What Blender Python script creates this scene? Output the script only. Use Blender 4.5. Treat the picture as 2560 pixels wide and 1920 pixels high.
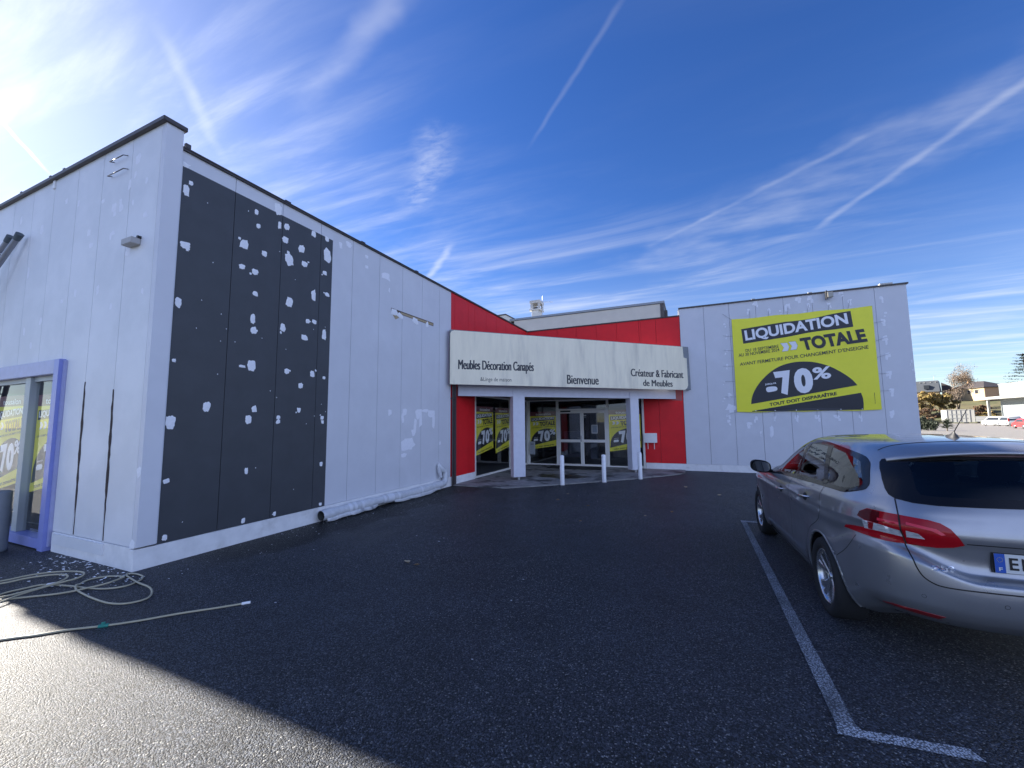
import bpy, bmesh, math, random
from mathutils import Vector, Matrix, geometry
from mathutils.bvhtree import BVHTree

for o in list(bpy.data.objects):
    bpy.data.objects.remove(o)
scene = bpy.context.scene
COL = scene.collection
R = math.radians

# ------------------------------------------------------------------ camera
CAM_YAW, CAM_PITCH, CAM_ROLL = -0.4156, 0.0935, -0.0098
cam_data = bpy.data.cameras.new('camera')
cam = bpy.data.objects.new('camera', cam_data)
COL.objects.link(cam)
fw = Vector((math.sin(CAM_YAW) * math.cos(CAM_PITCH), math.cos(CAM_YAW) * math.cos(CAM_PITCH), math.sin(CAM_PITCH)))
rt = Vector((math.cos(CAM_YAW), -math.sin(CAM_YAW), 0))
up = rt.cross(fw)
rt2 = rt * math.cos(CAM_ROLL) + up * math.sin(CAM_ROLL)
up2 = up * math.cos(CAM_ROLL) - rt * math.sin(CAM_ROLL)
cam.matrix_world = Matrix(((rt2.x, up2.x, -fw.x, 5.932), (rt2.y, up2.y, -fw.y, -14.979),
                           (rt2.z, up2.z, -fw.z, 1.656), (0, 0, 0, 1)))
cam_data.sensor_width = 36
cam_data.lens = 1021.19 / 2560 * 36
cam_data.clip_start = 0.05
cam_data.clip_end = 3000
scene.camera = cam

# ------------------------------------------------------------------ light and exposure
SUN_AZ, SUN_EL = R(-85.3), R(26)
SUN_DIR = Vector((math.sin(SUN_AZ) * math.cos(SUN_EL), math.cos(SUN_AZ) * math.cos(SUN_EL), math.sin(SUN_EL)))
sd = bpy.data.lights.new('sun', 'SUN')
sd.energy = 4.5
sd.angle = R(0.55)
sd.color = (1.0, 0.93, 0.82)
sun = bpy.data.objects.new('sun', sd)
COL.objects.link(sun)
sun.rotation_mode = 'QUATERNION'
sun.rotation_quaternion = SUN_DIR.to_track_quat('Z', 'Y')
scene.view_settings.view_transform = 'Standard'
scene.view_settings.look = 'None'
scene.view_settings.exposure = 2.3
scene.view_settings.gamma = 1.0

# ------------------------------------------------------------------ node helper
class NT:
    def __init__(self, tree):
        self.t = tree
        self.n = tree.nodes
        self.n.clear()
    def node(self, typ, **kw):
        nd = self.n.new(typ)
        for k, v in kw.items():
            setattr(nd, k, v)
        return nd
    def put(self, sock, v):
        if hasattr(v, 'is_linked') or isinstance(v, bpy.types.NodeSocket):
            self.t.links.new(v, sock)
        elif v is not None:
            if sock.type == 'RGBA' and not hasattr(v, '__len__'):
                v = (v, v, v, 1)
            elif sock.type == 'RGBA' and len(v) == 3:
                v = (*v, 1)
            sock.default_value = v
    def math(self, op, a, b=None, c=None, clamp=False):
        nd = self.node('ShaderNodeMath', operation=op, use_clamp=clamp)
        for i, v in enumerate((a, b, c)):
            if v is not None:
                self.put(nd.inputs[i], v)
        return nd.outputs[0]
    def vmath(self, op, a, b=None, scale=None):
        nd = self.node('ShaderNodeVectorMath', operation=op)
        self.put(nd.inputs[0], a)
        if b is not None:
            self.put(nd.inputs[1], b)
        if scale is not None:
            self.put(nd.inputs['Scale'], scale)
        return nd.outputs['Value'] if op in ('DOT_PRODUCT', 'LENGTH', 'DISTANCE') else nd.outputs[0]
    def mix(self, f, a, b, blend='MIX'):
        nd = self.node('ShaderNodeMix', data_type='RGBA', blend_type=blend)
        self.put(nd.inputs[0], f)
        self.put(nd.inputs[6], a)
        self.put(nd.inputs[7], b)
        return nd.outputs[2]
    def noise(self, vec, scale, detail=4, rough=0.5, dist=0.0, out=0):
        nd = self.node('ShaderNodeTexNoise')
        self.put(nd.inputs['Vector'], vec)
        nd.inputs['Scale'].default_value = scale
        nd.inputs['Detail'].default_value = detail
        nd.inputs['Roughness'].default_value = rough
        nd.inputs['Distortion'].default_value = dist
        return nd.outputs[out]
    def voro(self, vec, scale, out='Distance', feature='F1', rand=1.0):
        nd = self.node('ShaderNodeTexVoronoi', feature=feature)
        self.put(nd.inputs['Vector'], vec)
        nd.inputs['Scale'].default_value = scale
        nd.inputs['Randomness'].default_value = rand
        return nd.outputs[out]
    def rng(self, v, a, b, c=0.0, d=1.0, smooth=False):
        nd = self.node('ShaderNodeMapRange', interpolation_type='SMOOTHSTEP' if smooth else 'LINEAR')
        self.put(nd.inputs[0], v)
        for i, x in enumerate((a, b, c, d)):
            self.put(nd.inputs[i + 1], x)
        return nd.outputs[0]
    def mapping(self, vec, scale=(1, 1, 1), rot=(0, 0, 0), loc=(0, 0, 0)):
        nd = self.node('ShaderNodeMapping')
        self.put(nd.inputs[0], vec)
        nd.inputs['Scale'].default_value = scale
        nd.inputs['Rotation'].default_value = rot
        nd.inputs['Location'].default_value = loc
        return nd.outputs[0]
    def pos(self):
        return self.node('ShaderNodeNewGeometry').outputs['Position']
    def obj(self):
        return self.node('ShaderNodeTexCoord').outputs['Object']

# ------------------------------------------------------------------ sky
world = bpy.data.worlds.new('World')
scene.world = world
world.use_nodes = True
w = NT(world.node_tree)
SKY_STRENGTH = 0.055
sky = w.node('ShaderNodeTexSky', sky_type='NISHITA', sun_disc=False, sun_elevation=SUN_EL,
             sun_rotation=SUN_AZ, altitude=300, air_density=1.0, dust_density=0.15, ozone_density=4.0)
dirv = w.vmath('NORMALIZE', w.node('ShaderNodeTexCoord').outputs['Generated'])
sep = w.node('ShaderNodeSeparateXYZ')
w.put(sep.inputs[0], dirv)
zc = w.math('MAXIMUM', sep.outputs[2], 0.03)
px = w.math('DIVIDE', sep.outputs[0], zc)
py = w.math('DIVIDE', sep.outputs[1], zc)
cmb = w.node('ShaderNodeCombineXYZ')
w.put(cmb.inputs[0], px)
w.put(cmb.inputs[1], py)
cp = cmb.outputs[0]                                   # a point on a flat layer of high cloud
sundot = w.math('MAXIMUM', w.vmath('DOT_PRODUCT', dirv, tuple(SUN_DIR)), 0.0)
def streak(angle, sx, sy, scale, lo, hi, detail=6, rough=0.6, dist=0.6, loc=(0, 0, 0)):
    v = w.mapping(cp, (sx, sy, 1), (0, 0, angle), loc)
    return w.rng(w.noise(v, scale, detail, rough, dist), lo, hi, smooth=True)
def contrail(a, b, width, strength, grow=0.0, rag=0.5):
    (ax, ay), (bx, by) = a, b
    L = math.hypot(bx - ax, by - ay)
    ux, uy = (bx - ax) / L, (by - ay) / L
    dx = w.math('SUBTRACT', px, ax)
    dy = w.math('SUBTRACT', py, ay)
    t = w.math('ADD', w.math('MULTIPLY', dx, ux), w.math('MULTIPLY', dy, uy))
    n = w.math('SUBTRACT', w.math('MULTIPLY', dy, ux), w.math('MULTIPLY', dx, uy))
    wob = w.math('MULTIPLY', w.math('SUBTRACT', w.noise(cp, 5.0, 3), 0.5), width * 1.6)
    n = w.math('ABSOLUTE', w.math('ADD', n, wob))
    wd = w.math('ADD', w.math('MULTIPLY', t, grow), width)
    core = w.rng(n, 0.0, wd, 1.0, 0.0, smooth=True)
    ends = w.math('MULTIPLY', w.rng(t, -0.06, 0.08, smooth=True), w.rng(t, L - 0.12, L + 0.08, 1.0, 0.0, smooth=True))
    br = w.rng(w.noise(w.mapping(cp, (0.5, 1, 1)), 5.0, 4, 0.55), 0.25, 0.75, 1.0 - rag, 1.0, smooth=True)
    return w.math('MULTIPLY', w.math('MULTIPLY', core, ends), w.math('MULTIPLY', br, strength))
dens = []
# broad cirrus sheets, thinner overhead and to the right
wide = w.rng(w.noise(w.mapping(cp, (0.9, 0.9, 1), loc=(3.1, 0.4, 0)), 0.55, 3, 0.5), 0.42, 0.72, smooth=True)
c1 = w.math('MULTIPLY', streak(R(32), 0.55, 2.2, 1.1, 0.40, 0.90, loc=(0.3, 1.7, 0)), 0.60)
dens.append(w.math('MULTIPLY', c1, w.rng(w.math('ADD', py, w.math('MULTIPLY', px, -0.55)), 1.5, 3.2, 0.05, 0.9, smooth=True)))
c2 = streak(R(-62), 0.5, 3.2, 2.0, 0.38, 0.9, 7, 0.6, 0.35)
nearsun = w.rng(px, -0.35, -1.5, 0.0, 1.0, smooth=True)
dens.append(w.math('MULTIPLY', w.math('MULTIPLY', c2, nearsun), w.rng(sundot, 0.35, 0.95, 0.16, 0.5)))
rip = w.rng(w.noise(w.mapping(cp, (1.0, 2.0, 1), (0, 0, R(25))), 13.0, 4, 0.6, 0.4), 0.3, 0.75)
dens.append(w.math('MULTIPLY', rip, contrail((-0.72, 1.10), (-1.15, 1.48), 0.11, 0.34, rag=0.6)))
dens.append(contrail((-0.108, 0.919), (-0.48, 1.289), 0.013, 0.09))
dens.append(contrail((1.05, 1.40), (0.640, 2.54), 0.036, 0.18))
dens.append(contrail((0.62, 1.75), (-0.166, 2.39), 0.03, 0.14, rag=0.85))
dens.append(contrail((1.2, 1.55), (-0.3, 2.75), 0.36, 0.17, rag=0.95))
dens.append(contrail((-1.20, 0.52), (-1.56, 0.88), 0.03, 0.25, rag=0.8))
dens.append(contrail((-1.63, 2.277), (-1.20, 1.90), 0.035, 0.38))
dens.append(contrail((-0.55, 0.68), (-1.12, 0.84), 0.06, 0.20, rag=0.9))
dens.append(contrail((-1.905, 0.383), (-2.264, 0.645), 0.010, 0.75, rag=0.1))
# bright haze added to the unseen sky behind the camera, to light the walls
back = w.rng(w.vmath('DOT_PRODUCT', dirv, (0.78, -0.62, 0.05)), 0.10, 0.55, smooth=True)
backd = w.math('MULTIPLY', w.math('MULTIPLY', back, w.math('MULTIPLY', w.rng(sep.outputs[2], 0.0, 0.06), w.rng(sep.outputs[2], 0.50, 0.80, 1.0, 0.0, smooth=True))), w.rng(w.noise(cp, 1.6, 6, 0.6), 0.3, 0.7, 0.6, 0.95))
veil = w.math('MULTIPLY', w.rng(sep.outputs[2], 0.42, 0.02, 0.0, 1.0, smooth=True),
              w.rng(w.noise(w.mapping(cp, (0.3, 1.3, 1), (0, 0, R(24))), 0.9, 5, 0.6, 0.5), 0.30, 0.80, 0.10, 0.40))
dens.append(veil)
inv = None
for d in dens:
    k = w.math('SUBTRACT', 1.0, d, clamp=True)
    inv = k if inv is None else w.math('MULTIPLY', inv, k)
density = w.math('SUBTRACT', 1.0, inv, clamp=True)
hs = w.node('ShaderNodeHueSaturation')
hs.inputs['Saturation'].default_value = 1.22
hs.inputs['Hue'].default_value = 0.516
hs.inputs['Value'].default_value = 0.72
w.put(hs.inputs['Color'], sky.outputs[0])
glow = w.math('POWER', sundot, 9.0)
cl = w.math('ADD', 4.2, w.math('MULTIPLY', glow, 2.5))
cloudc = w.vmath('SCALE', (1.0, 1.02, 1.06), None, cl)
hz = w.math('MULTIPLY', w.math('POWER', sundot, 11.0), 0.36)
density = w.math('SUBTRACT', 1.0, w.math('MULTIPLY', w.math('SUBTRACT', 1.0, density), w.math('SUBTRACT', 1.0, hz)))
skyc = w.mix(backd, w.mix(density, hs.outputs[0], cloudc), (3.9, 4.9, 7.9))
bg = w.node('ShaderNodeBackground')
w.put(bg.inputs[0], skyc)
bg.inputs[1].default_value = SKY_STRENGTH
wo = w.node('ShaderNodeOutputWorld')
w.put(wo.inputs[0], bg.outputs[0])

# ------------------------------------------------------------------ materials
MATS = {}
def mat(name, col, rough=0.6, metal=0.0, var=0.0, vscale=3.0, bump=0.0, bscale=40.0, spec=0.5, coat=0.0, col2=None, lo=0.4, hi=0.65, stretch=(1, 1, 1)):
    if name in MATS:
        return MATS[name]
    m = bpy.data.materials.new(name)
    m.use_nodes = True
    n = NT(m.node_tree)
    b = n.node('ShaderNodeBsdfPrincipled')
    c = (*col, 1)
    if var or col2:
        p = n.mapping(n.pos(), stretch)
        f = n.noise(p, vscale, 6, 0.6)
        if col2:
            c = n.mix(n.rng(f, lo, hi, smooth=True), c, (*col2, 1))
        if var:
            g = n.rng(n.noise(p, vscale * 2.7, 5, 0.6), 0.25, 0.75, 1 - var, 1 + var)
            c = n.mix(1.0, c, n.vmath('SCALE', (1, 1, 1), None, g), 'MULTIPLY')
    n.put(b.inputs['Base Color'], c)
    b.inputs['Roughness'].default_value = rough
    b.inputs['Metallic'].default_value = metal
    b.inputs['Specular IOR Level'].default_value = spec
    b.inputs['Coat Weight'].default_value = coat
    b.inputs['Coat Roughness'].default_value = 0.03
    if bump:
        bp = n.node('ShaderNodeBump')
        bp.inputs['Strength'].default_value = bump
        bp.inputs['Distance'].default_value = 0.02
        n.put(bp.inputs['Height'], n.noise(n.pos(), bscale, 4, 0.6))
        n.put(b.inputs['Normal'], bp.outputs[0])
    o = n.node('ShaderNodeOutputMaterial')
    n.put(o.inputs[0], b.outputs[0])
    MATS[name] = m
    return m

def glass_mat(name, tint=(0.75, 0.8, 0.8), ior=1.5, gain=1.0):
    if name in MATS:
        return MATS[name]
    m = bpy.data.materials.new(name)
    m.use_nodes = True
    n = NT(m.node_tree)
    tr = n.node('ShaderNodeBsdfTransparent')
    tr.inputs[0].default_value = (*tint, 1)
    gl = n.node('ShaderNodeBsdfGlossy')
    gl.inputs['Roughness'].default_value = 0.01
    gl.inputs['Color'].default_value = (0.95, 0.97, 1, 1)
    geo = n.node('ShaderNodeNewGeometry')
    cs = n.math('ABSOLUTE', n.vmath('DOT_PRODUCT', geo.outputs['Normal'], geo.outputs['Incoming']))
    f0 = ((ior - 1) / (ior + 1)) ** 2 * gain * 1.8
    refl = n.math('ADD', f0, n.math('MULTIPLY', 1 - f0, n.math('POWER', n.math('SUBTRACT', 1.0, cs, clamp=True), 5.0)))
    ms = n.node('ShaderNodeMixShader')
    n.put(ms.inputs[0], refl)
    n.put(ms.inputs[1], tr.outputs[0])
    n.put(ms.inputs[2], gl.outputs[0])
    o = n.node('ShaderNodeOutputMaterial')
    n.put(o.inputs[0], ms.outputs[0])
    MATS[name] = m
    return m

# ------------------------------------------------------------------ mesh builder
_text_cache = {}
def text_geo(s, bold=0.0):
    key = (s, bold)
    if key in _text_cache:
        return _text_cache[key]
    cu = bpy.data.curves.new('t', 'FONT')
    cu.body = s
    cu.size = 1
    cu.offset = bold
    cu.resolution_u = 4
    cu.fill_mode = 'FRONT'
    ob = bpy.data.objects.new('t', cu)
    COL.objects.link(ob)
    bpy.context.view_layer.update()
    me = bpy.data.meshes.new_from_object(ob)
    vs = [(v.co.x, v.co.y) for v in me.vertices]
    fs = [tuple(p.vertices) for p in me.polygons]
    bpy.data.objects.remove(ob)
    bpy.data.curves.remove(cu)
    bpy.data.meshes.remove(me)
    x0, x1 = min(v[0] for v in vs), max(v[0] for v in vs)
    y0, y1 = min(v[1] for v in vs), max(v[1] for v in vs)
    vs = [((a - x0) / (x1 - x0), (b - y0) / (y1 - y0)) for a, b in vs]
    _text_cache[key] = (vs, fs)
    return vs, fs

class MB:
    def __init__(self):
        self.v, self.f, self.m, self.s = [], [], [], []
        self.mats = []
    def mi(self, m):
        if m not in self.mats:
            self.mats.append(m)
        return self.mats.index(m)
    def add(self, vs, fs, m, smooth=False):
        o = len(self.v)
        self.v += [tuple(v) for v in vs]
        k = self.mi(m)
        for f in fs:
            self.f.append(tuple(i + o for i in f))
            self.m.append(k)
            self.s.append(smooth)
        return self
    def box(self, x0, x1, y0, y1, z0, z1, m, bev=0.0):
        if bev <= 0:
            vs = [(x, y, z) for z in (z0, z1) for y in (y0, y1) for x in (x0, x1)]
            fs = [(0, 2, 3, 1), (4, 5, 7, 6), (0, 1, 5, 4), (2, 6, 7, 3), (0, 4, 6, 2), (1, 3, 7, 5)]
            return self.add(vs, fs, m)
        bm = bmesh.new()
        bmesh.ops.create_cube(bm, size=1)
        for v in bm.verts:
            v.co = Vector(((x0 + x1) / 2 + v.co.x * (x1 - x0), (y0 + y1) / 2 + v.co.y * (y1 - y0), (z0 + z1) / 2 + v.co.z * (z1 - z0)))
        bmesh.ops.bevel(bm, geom=bm.edges[:], offset=bev, segments=2, affect='EDGES')
        return self.bm(bm, m)
    def bm(self, bm, m, smooth=False, mtx=None):
        bm.verts.index_update()
        vs = [(mtx @ v.co) if mtx else v.co.copy() for v in bm.verts]
        self.add(vs, [[v.index for v in f.verts] for f in bm.faces], m, smooth)
        bm.free()
        return self
    def obox(self, c, ax, ay, az, hx, hy, hz, m):
        c, ax, ay, az = Vector(c), Vector(ax).normalized(), Vector(ay).normalized(), Vector(az).normalized()
        vs = [c + ax * hx * x + ay * hy * y + az * hz * z for z in (-1, 1) for y in (-1, 1) for x in (-1, 1)]
        fs = [(0, 2, 3, 1), (4, 5, 7, 6), (0, 1, 5, 4), (2, 6, 7, 3), (0, 4, 6, 2), (1, 3, 7, 5)]
        return self.add(vs, fs, m)
    def prism(self, pts, d, m):
        """polygon (list of 3D points) extruded by vector d"""
        n = len(pts)
        d = Vector(d)
        vs = [Vector(p) for p in pts] + [Vector(p) + d for p in pts]
        fs = [tuple(range(n - 1, -1, -1)), tuple(range(n, 2 * n))]
        fs += [(i, (i + 1) % n, n + (i + 1) % n, n + i) for i in range(n)]
        return self.add(vs, fs, m)
    def poly(self, pts, m):
        return self.add(pts, [tuple(range(len(pts)))], m)
    def tube(self, pts, r, m, seg=10, closed=False, cap=True, smooth=True):
        pts = [Vector(p) for p in pts]
        n = len(pts)
        rs = r if hasattr(r, '__len__') else [r] * n
        vs, fs = [], []
        prev = None
        for i, p in enumerate(pts):
            t = (pts[(i + 1) % n] - pts[i - 1]) if closed else (pts[min(i + 1, n - 1)] - pts[max(i - 1, 0)])
            t.normalize()
            if prev is None:
                a = t.cross(Vector((0, 0, 1)))
                if a.length < 0.05:
                    a = t.cross(Vector((1, 0, 0)))
            else:
                a = prev - t * prev.dot(t)
            a.normalize()
            prev = a
            b = t.cross(a)
            for k in range(seg):
                q = 2 * math.pi * k / seg
                vs.append(p + (a * math.cos(q) + b * math.sin(q)) * rs[i])
        for i in range(n if closed else n - 1):
            for k in range(seg):
                i2, k2 = (i + 1) % n, (k + 1) % seg
                fs.append((i * seg + k, i * seg + k2, i2 * seg + k2, i2 * seg + k))
        self.add(vs, fs, m, smooth)
        if cap and not closed:
            self.add(vs[:seg], [tuple(range(seg))], m)
            self.add(vs[-seg:], [tuple(range(seg - 1, -1, -1))], m)
        return self
    def lathe(self, prof, m, c=(0, 0, 0), axis='Z', seg=24, smooth=True):
        vs, fs = [], []
        for (r, h) in prof:
            for k in range(seg):
                q = 2 * math.pi * k / seg
                x, y = r * math.cos(q), r * math.sin(q)
                v = {'Z': (x, y, h), 'X': (h, x, y), 'Y': (x, h, y)}[axis]
                vs.append((v[0] + c[0], v[1] + c[1], v[2] + c[2]))
        for i in range(len(prof) - 1):
            for k in range(seg):
                k2 = (k + 1) % seg
                fs.append((i * seg + k, i * seg + k2, (i + 1) * seg + k2, (i + 1) * seg + k))
        return self.add(vs, fs, m, smooth)
    def text(self, s, bl, br, tl, m, bold=0.0, off=(0, 0, 0)):
        """text whose ink fills the parallelogram bl, br, tl"""
        vs, fs = text_geo(s, bold)
        bl, br, tl, off = Vector(bl), Vector(br), Vector(tl), Vector(off)
        return self.add([bl + (br - bl) * a + (tl - bl) * b + off for a, b in vs], fs, m)
    def build(self, name, parent=None, shade=None):
        me = bpy.data.meshes.new(name)
        me.from_pydata(self.v, [], self.f)
        for m in self.mats:
            me.materials.append(m)
        me.polygons.foreach_set('material_index', self.m)
        me.polygons.foreach_set('use_smooth', self.s)
        me.update()
        o = bpy.data.objects.new(name, me)
        COL.objects.link(o)
        if parent is not None:
            o.parent = parent
            o.matrix_parent_inverse = Matrix.Translation(-parent.location) if parent.rotation_euler.z == 0 else parent.matrix_basis.inverted()
        return o

def tag(o, label=None, cat=None, group=None, kind=None):
    if label: o['label'] = label
    if cat: o['category'] = cat
    if group: o['group'] = group
    if kind: o['kind'] = kind
    return o
def thing(name, label, cat, loc=(0, 0, 0), rz=0, group=None):
    o = bpy.data.objects.new(name, None)
    o.empty_display_size = 0.2
    COL.objects.link(o)
    o.location = loc
    o.rotation_euler = (0, 0, rz)
    return tag(o, label, cat, group)
def catmull(pts, n=8, closed=False):
    P = [Vector(p) for p in pts]
    out = []
    N = len(P)
    for i in range(N if closed else N - 1):
        g = (lambda k: P[k % N]) if closed else (lambda k: P[max(0, min(N - 1, k))])
        a, b, c, d = g(i - 1), g(i), g(i + 1), g(i + 2)
        for k in range(n):
            t = k / n
            out.append(0.5 * ((2 * b) + (c - a) * t + (2 * a - 5 * b + 4 * c - d) * t * t + (3 * b - a - 3 * c + d) * t ** 3))
    if not closed:
        out.append(P[-1])
    return out
def blob(rnd, cx, cy, rw, rh, n=14, rag=0.28):
    ph = rnd.random() * 6.28
    pts = []
    for k in range(n):
        a = ph + 2 * math.pi * k / n
        q = 1 + rnd.uniform(-rag, rag)
        c, s = math.cos(a), math.sin(a)
        c = math.copysign(abs(c) ** 0.62, c)
        s = math.copysign(abs(s) ** 0.62, s)
        pts.append((cx + c * rw * q * 0.5, cy + s * rh * q * 0.5))
    return pts

# ================================================================== GROUND
def asphalt_mat():
    m = bpy.data.materials.new('asphalt')
    m.use_nodes = True
    n = NT(m.node_tree)
    p = n.pos()
    b = n.node('ShaderNodeBsdfPrincipled')
    cell = n.voro(p, 120.0, 'Color')
    sepc = n.node('ShaderNodeSeparateColor')
    n.put(sepc.inputs[0], cell)
    stone = n.rng(n.math('POWER', sepc.outputs[0], 2.2), 0.0, 1.0, 0.35, 2.9)
    pale = n.rng(sepc.outputs[1], 0.945, 0.975, 0.0, 1.0)
    pale = n.math('MULTIPLY', pale, n.rng(n.noise(p, 0.5, 3), 0.35, 0.65, 0.25, 1.0))
    big = n.rng(n.noise(p, 0.35, 5, 0.6), 0.3, 0.7, 0.75, 1.3)
    mid = n.rng(n.noise(p, 2.2, 6, 0.65), 0.3, 0.7, 0.8, 1.2)
    v = n.math('MULTIPLY', stone, n.math('MULTIPLY', big, mid))
    col = n.vmath('SCALE', (0.037, 0.042, 0.053), None, v)
    # smooth tarred strip and moss along the foot of the long wall
    sx = n.node('ShaderNodeSeparateXYZ')
    n.put(sx.inputs[0], p)
    edge = n.math('ADD', sx.outputs[0], n.math('MULTIPLY', n.math('SUBTRACT', n.noise(p, 1.1, 5), 0.5), 1.3))
    strip = n.math('MULTIPLY', n.rng(edge, 1.05, 0.75, smooth=True), n.rng(sx.outputs[1], -11.9, -11.5))
    strip = n.math('MULTIPLY', strip, n.rng(sx.outputs[0], -0.5, -0.4))
    col = n.mix(n.math('MULTIPLY', strip, 0.80), col, (0.008, 0.009, 0.009, 1))
    dusty = n.math('MULTIPLY', n.rng(edge, 0.85, 1.1, smooth=True), n.rng(edge, 2.1, 1.3, smooth=True))
    dusty = n.math('MULTIPLY', dusty, n.math('MULTIPLY', n.rng(sx.outputs[1], -12.2, -11.0), n.rng(n.noise(n.mapping(p, (1.0, 0.4, 1)), 1.3, 5, 0.6), 0.40, 0.70, 0.0, 0.8, smooth=True)))
    dusty = n.math('MULTIPLY', dusty, n.rng(sx.outputs[0], -0.3, -0.1))
    col = n.mix(dusty, col, (0.085, 0.087, 0.088, 1))
    moss = n.math('MULTIPLY', n.rng(n.noise(p, 9, 5, 0.7), 0.5, 0.66), strip)
    moss = n.math('MULTIPLY', moss, n.rng(sx.outputs[0], 0.6, 0.1))
    col = n.mix(n.math('MULTIPLY', moss, 0.7), col, (0.022, 0.028, 0.014, 1))
    wet = n.rng(n.noise(n.mapping(p, (1, 0.35, 1), (0, 0, R(45))), 0.8, 4, 0.55), 0.56, 0.68, 0.0, 0.35, smooth=True)
    col = n.mix(n.math('MULTIPLY', wet, n.rng(sx.outputs[1], -10.5, -9.0)), col, (0.058, 0.06, 0.062, 1))
    col = n.mix(n.math('MULTIPLY', pale, 0.9), col, (0.42, 0.42, 0.41, 1))
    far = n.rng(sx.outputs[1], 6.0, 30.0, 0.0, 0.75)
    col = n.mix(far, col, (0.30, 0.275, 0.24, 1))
    n.put(b.inputs['Base Color'], col)
    b.inputs['Roughness'].default_value = 0.5
    b.inputs['Specular IOR Level'].default_value = 0.25
    bp = n.node('ShaderNodeBump')
    bp.inputs['Strength'].default_value = 1.0
    bp.inputs['Distance'].default_value = 0.018
    hgt = n.math('ADD', n.math('MULTIPLY', n.voro(p, 120.0), -1.0), n.math('MULTIPLY', n.noise(p, 230.0, 3, 0.6), 0.5))
    n.put(bp.inputs['Height'], hgt)
    n.put(b.inputs['Normal'], bp.outputs[0])
    o = n.node('ShaderNodeOutputMaterial')
    n.put(o.inputs[0], b.outputs[0])
    return m
g = MB()
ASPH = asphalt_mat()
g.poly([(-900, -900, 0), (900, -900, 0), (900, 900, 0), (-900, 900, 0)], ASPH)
tag(g.build('car_park_ground'), kind='structure')

def worn_paint(name, lo, hi):
    m = bpy.data.materials.new(name)
    m.use_nodes = True
    n = NT(m.node_tree)
    p = n.pos()
    b = n.node('ShaderNodeBsdfPrincipled')
    f = n.math('MULTIPLY', n.rng(n.voro(p, 95.0), 0.25, 0.6, 1.0, 0.1), n.rng(n.noise(p, 3.0, 5), 0.25, 0.6, lo, hi))
    f = n.math('MULTIPLY', f, n.rng(n.noise(p, 60.0, 4), 0.3, 0.55, 0.5, 1.0))
    n.put(b.inputs['Base Color'], n.mix(f, (0.040, 0.041, 0.042, 1), (0.62, 0.63, 0.64, 1)))
    b.inputs['Roughness'].default_value = 0.7
    bp = n.node('ShaderNodeBump')
    bp.inputs['Strength'].default_value = 0.7
    bp.inputs['Distance'].default_value = 0.005
    n.put(bp.inputs['Height'], n.math('MULTIPLY', n.voro(p, 95.0), -1.0))
    n.put(b.inputs['Normal'], bp.outputs[0])
    o = n.node('ShaderNodeOutputMaterial')
    n.put(o.inputs[0], b.outputs[0])
    return m
FADED, FRESH = worn_paint('faded_road_paint', 0.3, 0.85), worn_paint('road_paint', 0.8, 1.4)
g = MB()
g.poly([(6.566, -12.08, .004), (6.66, -12.045, .004), (6.645, -7.20, .004), (6.57, -7.20, .004)], FADED)
g.poly([(6.552, -12.17, .004), (6.675, -12.09, .004), (6.66, -12.045, .004), (6.566, -12.08, .004)], FRESH)
g.poly([(6.552, -12.17, .004), (7.149, -12.118, .004), (7.12, -12.035, .004), (6.675, -12.09, .004)], FRESH)
g.poly([(6.567, -7.20, .004), (8.9, -7.20, .004), (8.9, -7.10, .004), (6.567, -7.10, .004)], FRESH)
g.poly([(8.93, -12.1, .004), (9.02, -12.1, .004), (9.02, -7.20, .004), (8.93, -7.20, .004)], FADED)
tag(g.build('parking_bay_line'), kind='structure')

# concrete apron at the entrance
PAVE = mat('apron_concrete', (0.24, 0.235, 0.225), 0.75, var=0.35, vscale=1.6, bump=0.25, bscale=30, col2=(0.06, 0.06, 0.06), lo=0.5, hi=0.63)
g = MB()
edge = [(0.02, -5.56), (1.1, -5.52), (1.55, -5.48), (1.95, -5.12), (2.6, -4.49), (3.55, -3.53), (4.5, -2.5), (5.3, -1.45), (5.62, -0.9), (5.62, -0.02), (0.02, -0.02)]
g.prism([(x, y, 0) for x, y in edge], (0, 0, 0.025), PAVE)
tag(g.build('entrance_pavement'), kind='structure')

# ================================================================== SHOP BUILDING
def panel_grey(name, base, patch, lo=0.5, hi=0.7, var=0.04):
    return mat(name, base, 0.5, var=var, vscale=0.9, col2=patch, lo=lo, hi=hi, bump=0.03, bscale=120)
GREY = panel_grey('grey_panel_paint', (0.64, 0.645, 0.675), (0.67, 0.675, 0.705))
LIGHT = panel_grey('light_grey_facade_paint', (0.69, 0.70, 0.715), (0.76, 0.765, 0.78), 0.40, 0.62, 0.03)
STRIPG = panel_grey('pale_edge_paint', (0.66, 0.665, 0.70), (0.70, 0.705, 0.73))
DARK = mat('anthracite_panel_paint', (0.052, 0.056, 0.064), 0.55, var=0.12, vscale=1.2, bump=0.03, bscale=120)
REDP = mat('red_panel_paint', (0.70, 0.014, 0.020), 0.5, spec=0.3, var=0.08, vscale=1.0, bump=0.02, bscale=100)
PLINTH = mat('white_plinth_paint', (0.80, 0.79, 0.78), 0.7, var=0.10, vscale=2.0, bump=0.15, bscale=25, col2=(0.62, 0.60, 0.57), lo=0.55, hi=0.75)
COPING = mat('dark_coping_metal', (0.055, 0.047, 0.047), 0.45, var=0.15, vscale=3)
BACK = mat('dark_joint_backing', (0.10, 0.10, 0.105), 0.9)  # dark sheet seen through the gaps between panels
FILL = mat('white_filler', (0.86, 0.86, 0.88), 0.85, var=0.08, vscale=14, bump=0.2, bscale=60)
PALEF = mat('pale_paint_dab', (0.84, 0.84, 0.88), 0.7, var=0.06, vscale=8)
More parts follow.
